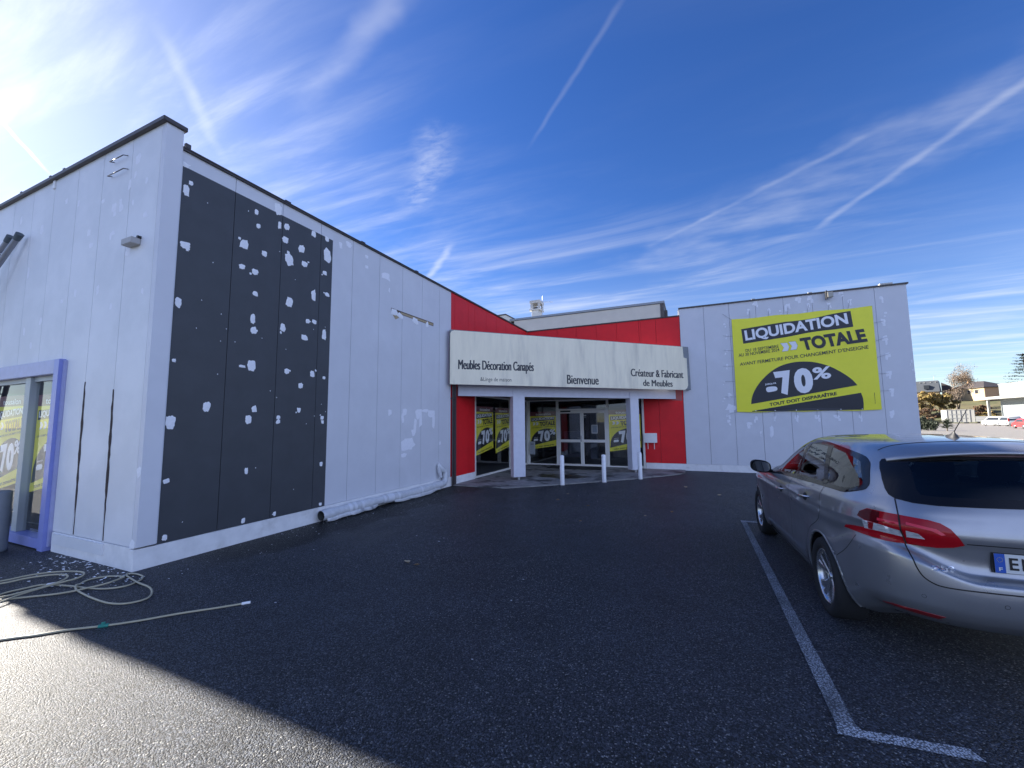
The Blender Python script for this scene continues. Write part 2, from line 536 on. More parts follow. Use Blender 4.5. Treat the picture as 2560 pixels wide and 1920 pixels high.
WHITE = mat('white_paint', (0.84, 0.83, 0.82), 0.5, var=0.06, vscale=3)
FRAME = mat('white_window_frame', (0.78, 0.77, 0.72), 0.45, var=0.05, vscale=2)
CANOPY = mat('grey_canopy_paint', (0.62, 0.625, 0.69), 0.6, var=0.06, vscale=2.5)
PANE = glass_mat('shop_glass', (0.93, 0.95, 0.95), 1.5, 1.0)
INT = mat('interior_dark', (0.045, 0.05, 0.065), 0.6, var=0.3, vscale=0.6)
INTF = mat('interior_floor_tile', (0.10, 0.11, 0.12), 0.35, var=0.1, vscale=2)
BEIGE = mat('beige_render', (0.52, 0.50, 0.46), 0.8, var=0.06, vscale=0.8)
ROOF = mat('roof_felt', (0.12, 0.12, 0.12), 0.9)
PLAST = mat('black_plastic', (0.018, 0.018, 0.02), 0.5)
METAL = mat('galvanised_metal', (0.45, 0.46, 0.47), 0.4, 0.6, var=0.1)

bld = thing('shop_building', 'grey and red single-storey shop with anthracite panel and corner entrance, around the car park', 'building')
GAP = 0.004
# --- long left wall, outer face at x = 0
wl = MB()
seamsL = [-12.12, -11.42, -10.67, -9.92, -9.17, -8.42, -7.67, -6.93, -6.18, -5.622]
ZB, ZT = 0.243, 5.235
for a, b in zip(seamsL[:-1], seamsL[1:]):
    a2, b2 = a + GAP, b - GAP
    if b <= -9.9:
        wl.box(-0.06, 0, a2, b2, ZB, 5.03, DARK)
        wl.box(-0.06, 0, a2, b2, 5.03, ZT, STRIPG)
    elif a < -9.9:
        wl.box(-0.06, 0, a2, -9.66, ZB, 5.03, DARK)
        wl.box(-0.06, 0, a2, -9.66, 5.03, ZT, STRIPG)
        wl.box(-0.06, 0, -9.66, b2, ZB, ZT, GREY)
    else:
        wl.box(-0.06, 0, a2, b2, ZB, ZT, GREY)
wl.box(-0.09, -0.062, -12.12, -5.62, 0.02, 5.22, BACK)
PATCH = [(-12.08, 5.06, 0.12, 0.08), (-12.04, 4.72, 0.09, 0.17), (-11.99, 4.85, 0.07, 0.07), (-12.01, 3.99, 0.14, 0.11), (-12.04, 3.22, 0.1, 0.15), (-11.1, 4.88, 0.08, 0.09), (-11.06, 4.68, 0.08, 0.09), (-10.76, 5.1, 0.16, 0.22), (-10.72, 4.85, 0.07, 0.13), (-10.59, 4.88, 0.12, 0.14), (-11.26, 4.31, 0.15, 0.18), (-10.95, 4.28, 0.11, 0.11), (-11.27, 3.96, 0.1, 0.09), (-11.08, 3.95, 0.12, 0.1), (-10.61, 4.65, 0.12, 0.13), (-10.53, 4.35, 0.2, 0.21), (-10.31, 4.62, 0.14, 0.15), (-10.23, 4.37, 0.13, 0.12), (-10.08, 4.97, 0.12, 0.12), (-9.79, 5.0, 0.12, 0.11), (-9.77, 4.71, 0.2, 0.3), (-9.82, 4.36, 0.11, 0.09), (-10.04, 3.88, 0.1, 0.23), (-9.75, 3.98, 0.12, 0.08), (-11.06, 3.62, 0.11, 0.09), (-10.49, 3.64, 0.15, 0.16), (-11.08, 3.23, 0.09, 0.18), (-11.06, 3.06, 0.11, 0.12), (-10.59, 3.2, 0.11, 0.16), (-10.14, 3.41, 0.1, 0.08), (-10.0, 3.42, 0.1, 0.09), (-10.19, 3.11, 0.16, 0.11), (-9.79, 3.24, 0.1, 0.21), (-12.05, 2.47, 0.06, 0.05), (-11.06, 2.52, 0.18, 0.22), (-11.2, 2.5, 0.12, 0.05), (-10.49, 2.51, 0.12, 0.1), (-10.0, 2.51, 0.11, 0.13), (-9.76, 2.47, 0.07, 0.06), (-10.22, 2.29, 0.12, 0.12), (-11.64, 1.9, 0.12, 0.18), (-10.99, 1.89, 0.1, 0.12), (-11.07, 1.73, 0.12, 0.13), (-12.04, 1.71, 0.11, 0.19), (-10.6, 1.77, 0.07, 0.07), (-10.6, 1.7, 0.09, 0.08), (-10.24, 1.89, 0.09, 0.09), (-9.77, 1.77, 0.09, 0.08), (-9.76, 1.69, 0.08, 0.07), (-12.04, 0.98, 0.09, 0.07), (-11.06, 0.99, 0.07, 0.1), (-9.76, 0.97, 0.07, 0.1), (-9.75, 0.29, 0.08, 0.06), (-10.59, 0.3, 0.06, 0.08), (-11.07, 0.3, 0.07, 0.08), (-12.02, 0.3, 0.08, 0.08)]
rnd = random.Random(5)
def dab(mb, axis, c, a, z, wd, hh, m, face, th=0.003, rag=0.3):
    """a smear of filler, a low mound with thin edges, on the wall plane"""
    base_ = blob(rnd, a, z, wd, hh, rnd.choice((6, 7, 8)), rag)
    pts = []
    for i in range(len(base_)):
        p, q = base_[i], base_[(i + 1) % len(base_)]
        for t in (0, .34, .67):
            j = rnd.uniform(-.05, .05) if t else rnd.uniform(-.03, .03)
            x_, y_ = p[0] + (q[0] - p[0]) * t, p[1] + (q[1] - p[1]) * t
            pts.append((x_ + (x_ - a) * j * 2, y_ + (y_ - z) * j * 2))
    ring2 = [(a + (p[0] - a) * 0.72, z + (p[1] - z) * 0.72) for p in pts]
    n = len(pts)
    if axis == 'x':
        P = lambda q, h: (c + face * h, q[0], q[1])
    else:
        P = lambda q, h: (q[0], c + face * h, q[1])
    vs = [P(q, 0.0006) for q in pts] + [P(q, th) for q in ring2] + [P((a, z), th * 1.3)]
    fs = []
    for i in range(n):
        j = (i + 1) % n
        fs += [(i, j, n + j, n + i), (n + i, n + j, 2 * n)]
    mb.add(vs, fs, m, True)
for (y, z, a, b) in PATCH:
    dab(wl, 'x', 0, y, z, a * 0.82, b * 0.88, FILL, 1, 0.003, 0.2)
    if rnd.random() < 0.5:
        dab(wl, 'x', 0, y + rnd.uniform(-.6, .6) * a, z + rnd.uniform(-.6, .6) * b, a * 0.3, b * 0.28, FILL, 1, 0.002)
for k in range(26):
    dab(wl, 'x', 0, rnd.uniform(-11.9, -9.7), rnd.uniform(0.4, 4.9), 0.012, 0.014, FILL, 1, 0.001)
PALE = [(-8.02, 1.89, 0.11, 0.14), (-7.54, 1.91, 0.15, 0.16), (-7.02, 1.88, 0.2, 0.23), (-6.49, 1.89, 0.27, 0.24), (-7.41, 1.21, 0.44, 0.27), (-7.54, 0.94, 0.2, 0.1), (-6.12, 1.15, 0.08, 0.09), (-8.12, 4.55, 0.05, 0.1), (-9.48, 5.02, 0.08, 0.11), (-9.28, 5.1, 0.13, 0.12), (-8.81, 5.04, 0.08, 0.07), (-8.8, 4.83, 0.1, 0.08), (-8.23, 4.82, 0.28, 0.16), (-7.15, 1.6, 0.12, 0.3), (-6.95, 1.75, 0.1, 0.35), (-6.4, 1.72, 0.14, 0.35), (-7.6, 1.78, 0.08, 0.2), (-6.8, 1.95, 0.3, 0.08), (-7.2, 1.45, 0.15, 0.2)]
for (y, z, a, b) in PALE:
    dab(wl, 'x', 0, y, z, a, b, PALEF, 1, 0.002, 0.35)
# torn slot where an old sign bracket was cut out
FOAM = mat('torn_insulation', (0.42, 0.33, 0.20), 0.9, var=0.25, vscale=9, bump=0.3)
RIM = mat('slot_rim', (0.10, 0.07, 0.05), 0.8)
wl.poly([(0.0015, -8.05, 4.10), (0.0015, -6.45, 4.105), (0.0015, -6.45, 4.19), (0.0015, -8.05, 4.178)], RIM)
wl.poly([(0.003, -7.72, 4.112), (0.003, -6.47, 4.118), (0.003, -6.47, 4.172), (0.003, -7.72, 4.158)], FOAM)
wl.poly([(0.003, -8.03, 4.10), (0.003, -7.72, 4.112), (0.003, -7.80, 4.0), (0.003, -7.90, 3.95), (0.003, -7.98, 4.02)], FOAM)
for (y, z, a, b) in [(-7.95, 4.10, 0.24, 0.13), (-7.75, 4.07, 0.20, 0.12), (-7.18, 4.08, 0.22, 0.15), (-6.72, 4.09, 0.12, 0.14)]:
    dab(wl, 'x', 0.003, y, z, a, b, FILL, 1, 0.004)
wl.build('wall', bld)['label'] = 'long side wall, anthracite end spattered with white filler, then plain grey panels'
# --- red panels of the inner corner
wr = MB()
for a, b in ((-5.618, -5.43), (-5.43, -4.69), (-4.69, -4.29)):
    wr.box(-0.06, 0, a + GAP, b - GAP, 0.225, 5.235, REDP)
sl = [-4.29, -3.54, -2.79, -2.04, -1.28, -0.53, -0.004]
for a, b in zip(sl[:-1], sl[1:]):
    wr.box(-0.06, 0, a + GAP, b - GAP, 2.50, 5.235, REDP)
sr = [0.0, 0.46, 1.26, 2.01, 2.77, 3.52, 4.30]
for a, b in zip(sr[:-1], sr[1:]):
    wr.box(a + GAP, b - GAP, 0, 0.06, 2.50, 5.235, REDP)
wr.box(4.30 + GAP, 4.36 - .0005, 0, 0.06, 2.50, 5.235, REDP)
for a, b in ((4.36, 4.87), (4.87, 5.652)):
    wr.box(a + GAP, b - GAP, 0, 0.06, 0.225, 5.235, REDP)
wr.box(-0.09, -0.062, -5.62, -4.24, 0.03, 5.22, BACK)
wr.box(-0.09, -0.062, -4.24, 0.09, 2.52, 5.22, BACK)
wr.box(-0.06, 4.3, 0.062, 0.09, 2.52, 5.22, BACK)
wr.box(4.3, 5.66, 0.062, 0.09, 0.03, 5.22, BACK)
REDF = mat('faded_red_paint', (0.36, 0.09, 0.09), 0.6)
wr.poly([(5.30, -0.002, 2.35), (5.62, -0.002, 2.33), (5.62, -0.002, 2.70), (5.30, -0.002, 2.70)], REDF)
wr.build('wall', bld)['label'] = 'red panels of the entrance corner'
# --- right wing
wg = MB()
seamsR = [5.656, 6.41, 7.17, 7.93, 8.69, 9.44, 10.195, 10.95, 11.68]
ZTR = 5.49
for a, b in zip(seamsR[:-1], seamsR[1:]):
    wg.box(a + GAP, b - GAP, 0, 0.06, 0.222, ZTR, GREY)
wg.box(5.66, 11.66, 0.062, 0.09, 0.03, ZTR - 0.02, BACK)
wg.box(11.62, 11.68, 0.064, 14, 0.222, ZTR, GREY)
wg.box(5.60, 5.655, 0.10, 0.6, 5.0, ZTR, GREY)
RDAB = [(7.93, 5.4, 0.13, 0.14), (9.08, 5.40, 0.18, 0.13), (9.39, 5.38, 0.16, 0.15), (7.73, 5.2, 0.1, 0.12), (8.29, 5.14, 0.1, 0.14), (8.81, 5.2, 0.15, 0.14), (8.6, 5.08, 0.06, 0.06), (9.34, 5.16, 0.09, 0.12), (9.85, 5.14, 0.09, 0.1), (10.36, 5.16, 0.11, 0.12), (11.09, 5.16, 0.09, 0.12), (10.17, 5.43, 0.11, 0.08), (9.26, 4.97, 0.11, 0.06), (11.16, 4.7, 0.07, 0.06), (11.1, 4.46, 0.13, 0.15), (11.09, 3.95, 0.14, 0.17), (11.13, 3.48, 0.12, 0.17), (11.1, 2.94, 0.12, 0.14), (11.13, 2.44, 0.14, 0.14), (11.09, 1.82, 0.13, 0.14), (10.37, 1.73, 0.09, 0.12), (9.83, 1.73, 0.16, 0.11), (9.34, 1.73, 0.12, 0.14), (8.82, 1.72, 0.11, 0.14), (8.26, 1.73, 0.08, 0.11), (7.76, 1.71, 0.08, 0.12), (7.57, 1.54, 0.16, 0.12), (6.98, 1.62, 0.12, 0.09), (7.04, 2.49, 0.12, 0.1), (7.02, 3.44, 0.08, 0.08), (7.04, 3.92, 0.08, 0.09), (7.07, 4.43, 0.06, 0.07), (7.01, 4.82, 0.07, 0.06), (6.98, 1.82, 0.12, 0.12), (7.06, 2.07, 0.27, 0.21), (6.89, 2.36, 0.06, 0.05), (7.85, 1.26, 0.05, 0.07), (6.92, 2.91, 0.05, 0.05), (8.14, 1.3, 0.11, 0.3), (11.63, 3.26, 0.03, 0.09), (11.64, 3.01, 0.03, 0.07)]
for (x, z, a, b) in RDAB:
    dab(wg, 'y', 0, x, z, a, b, PALEF, -1, 0.003, 0.35)
    dab(wg, 'y', 0, x + rnd.uniform(-.05, .05), z - 0.09, a * 0.5, b * 0.9, PALEF, -1, 0.002, 0.4)
wg.build('wall', bld)['label'] = 'right wing wall of grey panels dotted with pale filler'
# --- street facade, outer face y = -12.311
wf = MB()
FY = -12.311
seamsF = [-0.065, -0.74, -1.49, -2.22, -2.98, -3.72, -4.45, -5.2, -5.95, -6.7, -7.45, -8.2, -8.95, -9.7, -10.45, -10.9]
ZF = 5.475
for b, a in zip(seamsF[:-1], seamsF[1:]):
    zlo = 0.262
    if a < -2.1 and b > -6.0:
        zlo = 2.56
    b2 = b - GAP if b < -0.1 else b
    wf.box(a + GAP, b2, FY, FY + 0.06, zlo, ZF, LIGHT)
wf.box(-2.03, -1.494, FY, FY + 0.06, 0.262, 2.5595, LIGHT)
wf.box(-10.85, -0.07, FY + 0.062, FY + 0.09, 2.56, ZF - 0.01, BACK)
wf.box(-2.02, -0.07, FY + 0.062, FY + 0.09, 0.02, 2.56, BACK)
wf.box(-10.85, -5.95, FY + 0.062, FY + 0.09, 0.02, 2.56, BACK)
wf.box(-0.060, 0.028, FY + 0.0, FY + 0.191, 0.262, ZF, STRIPG)           # end return round the corner
wf.box(-0.9, -0.061, FY + 0.0905, FY + 0.19, 4.9, ZF, LIGHT)
wf.box(-0.06, 0.012, FY + 0.192, FY + 0.21, 0.262, 5.2, STRIPG)
# torn sealant hanging out of three joints
SEAL = mat('torn_joint', (0.035, 0.02, 0.02), 0.8)
for (xt, zt, xb, zb, seed) in ((-2.09, 2.28, -2.05, 0.275, 1), (-1.49, 2.25, -1.45, 0.27, 2), (-0.74, 2.12, -0.705, 0.27, 3)):
    rr = random.Random(seed)
    L, Rr_ = [], []
    for k in range(26):
        t = k / 25
        x = xt + (xb - xt) * t + rr.uniform(-.006, .006)
        wd = (0.010 + 0.020 * math.sin(math.pi * min(1, t * 1.15 + .02)) ** 0.6) * rr.uniform(.75, 1.3)
        z = zt + (zb - zt) * t
        L.append((x - wd, FY - 0.002, z))
        Rr_.append((x + wd, FY - 0.002, z))
    for k in range(25):
        wf.poly([L[k + 1], Rr_[k + 1], Rr_[k], L[k]], SEAL)
for k in range(30):
    dab(wf, 'y', FY, rnd.uniform(-4.2, -0.15), rnd.uniform(2.9, 5.2), rnd.uniform(.05, .12), rnd.uniform(.06, .16), PALEF, -1, 0.001, 0.35)
dab(wf, 'y', FY, -0.02, 1.12, 0.08, 0.12, FILL, -1, 0.003)
dab(wf, 'y', FY, -0.05, 0.30, 0.12, 0.09, FILL, -1, 0.003)
wf.build('wall', bld)['label'] = 'street facade of pale mottled panels with torn dark joints'
# --- plinths
for (bx, mt_, bv) in (((-0.08, 0.012, FY - 0.012, -5.56, -0.05, 0.238), PLINTH, 0.006), ((-0.08, 0.010, -5.40, -4.30, -0.05, 0.222), PLINTH, 0),
                      ((-2.0, -0.081, FY - 0.010, FY + 0.09, -0.05, 0.255), PLINTH, 0), ((4.37, 11.69, -0.012, 0.09, -0.05, 0.217), PLINTH, 0.005),
                      ((-10.9, -5.95, FY - 0.010, FY + 0.09, -0.05, 0.255), PLINTH, 0)):
    pl = MB(); pl.box(*bx, mt_, bv); pl.build('plinth', bld)
pl = MB(); pl.box(-1.95, -0.65, FY - 0.030, FY - 0.0105, 0.11, 0.245, LIGHT); pl.build('cover_board', bld)
# --- copings
cpn = MB()
cpn.box(-0.14, 0.035, -12.119, 0.030, 5.236, 5.256, COPING)
cpn.box(-0.13, 0.045, -12.119, 0.040, 5.257, 5.274, COPING)
cpn.box(0.036, 5.654, -0.03, 0.14, 5.236, 5.256, COPING)
cpn.box(0.046, 5.654, -0.042, 0.13, 5.257, 5.274, COPING)
cpn.box(5.63, 11.72, -0.04, 0.16, ZTR, ZTR + 0.042, COPING)
cpn.box(5.63, 5.80, 0.161, 1.2, ZTR, ZTR + 0.042, COPING)
cpn.box(11.55, 11.72, 0.161, 14, ZTR, ZTR + 0.042, COPING)
cpn.box(-10.9, 0.06, FY - 0.05, FY + 0.22, ZF, ZF + 0.058, COPING, 0.005)
for y in (-10.62, -8.95, -7.2):
    cpn.box(-0.02, 0.05, y - 0.05, y + 0.05, 5.275, 5.292, COPING)
cpn.box(0.008, 0.05, -12.10, -12.04, 5.2745, 5.33, COPING)
cpn.box(11.09, 11.38, -0.02, 0.12, ZTR + 0.043, ZTR + 0.09, BEIGE)
for x in (7.88, 9.40):
    cpn.box(x - .05, x + .05, -0.045, 0.08, ZTR + 0.043, ZTR + 0.065, BEIGE)
for x in (-2.6, -3.05, -4.1):
    cpn.box(x - .03, x + .03, FY - 0.052, FY + 0.1, ZF + 0.059, ZF + 0.072, COPING)
cpn.build('coping', bld)
gb = MB()  # unseen wedge added on the parapet to slant its shadow on the ground
gb.prism([(-5.7, FY + .02, ZF + .0585), (-10.9, FY + .02, ZF + .0585), (-10.9, FY + .02, ZF + .62)], (0, .12, 0), LIGHT)
gb.build('shadow_wedge', bld)
# --- roof slabs and hidden shell (they keep daylight out of the showroom)
rf = MB()
rf.box(-10.8, -0.10, FY + 0.10, 14, 4.75, 4.9, ROOF)
rf.box(-0.10, 11.61, 0.10, 14, 4.75, 4.9, ROOF)
rf.box(-10.9, -10.8, FY + 0.1, 14, 0, 4.9, LIGHT)
rf.box(-10.8, 11.6, 13.9, 14, 0, 4.75, LIGHT)
rf.build('roof', bld)
ins = MB()
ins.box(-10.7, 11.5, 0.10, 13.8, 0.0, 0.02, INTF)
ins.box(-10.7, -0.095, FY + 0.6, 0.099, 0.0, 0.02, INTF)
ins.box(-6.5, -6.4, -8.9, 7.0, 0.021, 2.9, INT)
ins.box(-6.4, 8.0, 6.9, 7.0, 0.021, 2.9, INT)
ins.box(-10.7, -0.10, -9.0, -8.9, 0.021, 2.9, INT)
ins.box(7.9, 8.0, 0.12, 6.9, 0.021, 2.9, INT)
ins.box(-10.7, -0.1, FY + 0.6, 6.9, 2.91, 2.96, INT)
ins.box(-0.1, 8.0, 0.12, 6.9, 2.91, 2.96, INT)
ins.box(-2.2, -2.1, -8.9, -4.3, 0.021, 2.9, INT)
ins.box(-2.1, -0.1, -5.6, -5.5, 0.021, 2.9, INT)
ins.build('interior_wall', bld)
# a few dim shapes in the showroom: shelf units and a counter
sh = MB()
FURN = mat('showroom_blue_grey', (0.10, 0.13, 0.20), 0.5, var=0.2)
FURN2 = mat('showroom_pale', (0.35, 0.35, 0.36), 0.6, var=0.2)
for bx, mt_, nm in (((1.7, 2.0, 3.2, 3.6, 0.022, 2.3), FURN, 'display_shelf'), ((-1.6, -0.9, 3.0, 3.5, 0.022, 0.8), FURN2, 'display_counter'),
                    ((2.5, 3.4, 4.2, 4.8, 0.022, 0.95), FURN2, 'display_counter'), ((0.3, 1.2, 3.8, 4.6, 0.022, 1.2), FURN, 'display_shelf')):
    sh = MB(); sh.box(*bx, mt_); sh.build(nm, bld)

# --- glazing in the left leg of the corner (plane x = 0)
gz = MB()
def frame_bar(mb, axis, a0, a1, z0, z1, d0=-0.055, d1=0.008):
    if axis == 'x':
        mb.box(d0, d1, a0, a1, z0, z1, FRAME)
    else:
        mb.box(a0, a1, -d1, -d0, z0, z1, FRAME)
w1 = MB()
frame_bar(w1, 'x', -4.29, -4.225, 0.03, 2.495)
frame_bar(w1, 'x', -1.74, -1.66, 0.03, 2.495)
frame_bar(w1, 'x', -0.10, -0.02, 0.03, 2.495)
frame_bar(w1, 'x', -4.224, -1.741, 0.03, 0.085)
frame_bar(w1, 'x', -1.659, -0.101, 0.03, 0.085)
frame_bar(w1, 'x', -4.224, -1.741, 2.44, 2.495)
frame_bar(w1, 'x', -1.659, -0.101, 2.44, 2.495)
fo = w1.build('window', bld)
pz = MB()
pz.poly([(-0.02, -4.224, 0.086), (-0.02, -1.741, 0.086), (-0.02, -1.741, 2.44), (-0.02, -4.224, 2.44)], PANE)
pz.poly([(-0.02, -1.659, 0.086), (-0.02, -0.101, 0.086), (-0.02, -0.101, 2.44), (-0.02, -1.659, 2.44)], PANE)
pz.build('pane', fo)
# --- door front (plane y = 0)
w2 = MB()
frame_bar(w2, 'y', -0.012, 0.062, 0.03, 2.495)
frame_bar(w2, 'y', 1.145, 1.235, 0.03, 2.495)
frame_bar(w2, 'y', 3.045, 3.125, 0.03, 2.495)
frame_bar(w2, 'y', 3.78, 3.88, 0.03, 2.495)
frame_bar(w2, 'y', 4.29, 4.358, 0.0, 2.495, d1=0.03)
frame_bar(w2, 'y', 0.063, 1.144, 0.03, 0.075)
frame_bar(w2, 'y', 3.126, 3.779, 0.03, 0.075)
frame_bar(w2, 'y', 3.881, 4.289, 0.03, 0.10)
frame_bar(w2, 'y', 0.063, 1.144, 2.455, 2.495)
frame_bar(w2, 'y', 1.236, 3.044, 2.43, 2.495)
frame_bar(w2, 'y', 3.126, 4.289, 2.455, 2.495)
frame_bar(w2, 'y', 1.236, 3.044, 2.085, 2.135)
fo2 = w2.build('window', bld)
pz = MB()
for a, b, c, d in ((0.063, 1.144, 0.076, 2.454), (3.126, 3.779, 0.076, 2.454), (3.881, 4.289, 0.101, 2.454), (1.236, 3.044, 2.136, 2.429)):
    pz.poly([(a, 0.02, c), (b, 0.02, c), (b, 0.02, d), (a, 0.02, d)], PANE)
pz.build('pane', fo2)
def door(x0, x1, hinge_left):
    d = MB()
    z0, z1 = 0.03, 2.08
    st = 0.062
    d.box(x0, x0 + st, -0.012, 0.04, z0, z1, FRAME, 0.003)
    d.box(x1 - st, x1, -0.012, 0.04, z0, z1, FRAME, 0.003)
    for a, b in ((z0, z0 + 0.07), (0.895, 0.995), (z1 - 0.11, z1)):
        d.box(x0 + st + .0005, x1 - st - .0005, -0.010, 0.038, a, b, FRAME)
    o = d.build('door', bld)
    p = MB()
    for a, b in ((z0 + .07, .895), (.995, z1 - .11)):
        p.poly([(x0 + st, 0.015, a), (x1 - st, 0.015, a), (x1 - st, 0.015, b), (x0 + st, 0.015, b)], PANE)
    p.build('pane', o)
    return o
dl = door(1.24, 2.138, True)
dr = door(2.142, 3.04, False)
hd = MB()
hd.box(2.075, 2.125, -0.022, -0.0125, 0.92, 1.14, METAL, 0.003)
hd.tube([(2.10, -0.022, 1.055), (2.10, -0.06, 1.055)], 0.009, METAL)
hd.tube([(2.105, -0.06, 1.055), (1.98, -0.062, 1.058)], 0.009, METAL)
hd.build('handle', dl)
sg = MB()
NOTE = mat('paper_white', (0.62, 0.63, 0.64), 0.7)
NOTEG = mat('paper_grey', (0.22, 0.26, 0.30), 0.7, var=0.3, vscale=25)
sg.poly([(2.495, 0.012, 1.222), (2.715, 0.012, 1.222), (2.715, 0.012, 1.534), (2.495, 0.012, 1.534)], NOTE)
sg.poly([(2.515, 0.010, 1.245), (2.695, 0.010, 1.245), (2.695, 0.010, 1.515), (2.515, 0.010, 1.515)], NOTEG)
tag(sg.build('notice', dr), 'white framed paper notice taped inside the door glass')
sg = MB()
for k in range(2):
    sg.poly([(2.215 + .05 * k, 0.012, 1.86), (2.255 + .05 * k, 0.012, 1.86), (2.255 + .05 * k, 0.012, 1.90), (2.215 + .05 * k, 0.012, 1.90)], NOTE)
sg.poly([(2.215, 0.012, 1.80), (2.305, 0.012, 1.80), (2.305, 0.012, 1.83), (2.215, 0.012, 1.83)], NOTEG)
tag(sg.build('sticker', dr), 'small white sticker in the top corner of the door glass')
clo = MB()
clo.box(1.33, 1.72, -0.05, -0.0125, 2.02, 2.07, PLAST, 0.004)
clo.build('door_closer', dl)

# --- canopy on the diagonal (line x - y = c)
DI = 1 / math.sqrt(2)
def dg(u, c, z):
    """point on the diagonal plane x - y = c, u metres along it"""
    return Vector((c / 2 + u * DI, -c / 2 + u * DI, z))
NDI = Vector((DI, -DI, 0))
UDI = Vector((DI, DI, 0))
def dbox(mb, u0, u1, c0, c1, z0, z1, m):
    mb.prism([dg(u0, c0, z0), dg(u1, c0, z0), dg(u1, c1, z0), dg(u0, c1, z0)], (0, 0, z1 - z0), m)
cb = MB()
dbox(cb, -3.74, 3.82, 5.32, 5.44, 2.392, 2.75, CANOPY)
for u in (-3.0, -1.2, 0.55, 2.9):
    for z in (2.47, 2.66):
        cb.lathe([(0.008, 0), (0.008, 0.003), (0, 0.003)], METAL, tuple(dg(u, 5.441, z)), 'Y', 8)
cb.build('canopy_beam', bld)
cf = MB()
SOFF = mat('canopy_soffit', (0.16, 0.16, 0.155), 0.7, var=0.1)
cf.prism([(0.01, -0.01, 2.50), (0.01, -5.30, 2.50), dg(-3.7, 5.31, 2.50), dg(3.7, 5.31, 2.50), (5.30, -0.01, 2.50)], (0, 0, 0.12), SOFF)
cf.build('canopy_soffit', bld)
for (u0, u1, c1) in ((-2.136, -1.776, 5.47), (1.925, 2.25, 5.47)):
    cc = MB()
    dbox(cc, u0, u1, c1 - 0.34, c1, 0.11, 2.60, CANOPY)
    for dz in (0.16, 0.2, 2.35, 2.5):
        for du in (0.06, 0.18, 0.3):
            cc.lathe([(0.007, 0), (0.007, -0.003), (0, -0.003)], METAL, tuple(dg(u0 + du, c1 + 0.002, dz)), 'Y', 6)
    um = (u0 + u1) / 2
    o = cc.build('column', bld)
    ft = MB()
    p = dg(um, c1 - 0.1, 0)
    ft.tube([(p.x, p.y, 0.02), (p.x, p.y, 0.11)], 0.035, METAL, 12)
    ft.build('foot', o)
# --- downpipe at the end of the grey wall
dp = MB()
dp.box(0.002, 0.075, -5.56, -5.45, 0.02, 2.72, COPING)
dp.tube([(0.05, -5.60, 0.0), (0.05, -5.60, 2.72)], 0.020, COPING, 10)
dp.box(0.0, 0.08, -5.63, -5.44, 2.30, 2.33, COPING)
dp.build('downpipe', bld)
# --- upper volume behind the corner, with chimney
uv = MB()
uv.box(-3.36, 4.85, 6.0, 13, 4.9, 7.40, BEIGE)
uv.box(4.70, 4.86, 5.97, 13, 4.9, 7.42, COPING)
uv.box(-3.42, 4.90, 5.95, 13.05, 7.421, 7.53, mat('zinc_coping', (0.22, 0.24, 0.27), 0.4, 0.3))
uv.box(4.861, 5.0, 6.4, 6.6, 4.9, 7.15, COPING)
uv.build('upper_wall', bld)
ch = MB()
PALEC = mat('pale_chimney_render', (0.62, 0.61, 0.57), 0.8, var=0.1, vscale=3)
cx0, cx1, cy0, cy1 = -3.66, -3.06, 10.0, 10.75
ch.box(cx0 + .05, cx1 - .08, cy0, cy1, 7.55, 9.07, PALEC, 0.02)
ch.box(cx0 - .10, cx1 + .06, cy0 - .06, cy1 + .06, 9.08, 9.16, PALEC)
for a, b in ((cx0 - .02, cx0 + .14), (cx1 - .10, cx1 + .02)):
    for c, d in ((cy0 - .02, cy0 + .12), (cy1 - .12, cy1 + .02)):
        ch.box(a, b, c, d, 9.161, 9.55, BEIGE)
ch.box(cx0 - .02, cx0 + .14, cy0 + .13, cy1 - .13, 9.161, 9.55, PALEC)
ch.box(cx0 - .06, cx1 + .04, cy0 - .05, cy1 + .05, 9.551, 9.74, BEIGE)
ch.box(cx0 + .15, cx1 - .12, cy0 + .2, cy1 - .2, 9.161, 9.32, PLAST)
ch.build('chimney', bld)
sk = MB()
sk.prism([(-4.9, 6.0, 5.0), (-3.2, 6.0, 5.0), (-3.15, 6.0, 7.5), (-3.68, 6.0, 7.82), (-4.9, 6.0, 7.8)], (0, 1.6, 0), PALEC)
sk.prism([(-4.95, 5.95, 7.80), (-3.66, 5.95, 7.82), (-3.1, 5.95, 7.49), (-3.1, 5.95, 7.54), (-3.66, 5.95, 7.88), (-4.95, 5.95, 7.86)], (0, 1.7, 0), COPING)
sk.build('roof_lantern', bld)
# --- shop window portal in the street facade
BLUE = mat('periwinkle_portal_paint', (0.24, 0.28, 0.62), 0.4, var=0.06, vscale=4)
LAV_LIT = mat('lit_portal_paint', (0.36, 0.38, 0.60), 0.4, var=0.08, vscale=4)  # portal paint with the stronger light on the lintel put into its colour
MULL = mat('grey_green_mullion', (0.40, 0.44, 0.44), 0.45)
pf = MB()
PY = FY - 0.07
pf.box(-2.235, -2.085, PY, FY + 0.10, -0.02, 2.60, BLUE, 0.004)
pf.box(-2.084, -2.035, FY - 0.03, FY + 0.02, 0.06, 2.58, LAV_LIT)
pf.box(-5.95, -2.236, PY + .002, FY + 0.10, 2.40, 2.60, LAV_LIT, 0.004)
pf.box(-5.95, -5.80, PY, FY + 0.10, 0, 2.399, BLUE)
pf.box(-5.799, -2.236, PY + .004, FY + 0.10, 0.02, 0.15, BLUE, 0.004)
pf.box(-3.27, -3.10, FY - 0.02, FY + 0.08, 0.151, 2.399, MULL, 0.003)
pf.box(-3.099, -2.236, FY + 0.02, FY + 0.08, 2.33, 2.399, MULL)
pf.box(-5.799, -3.271, FY + 0.02, FY + 0.08, 2.33, 2.399, MULL)
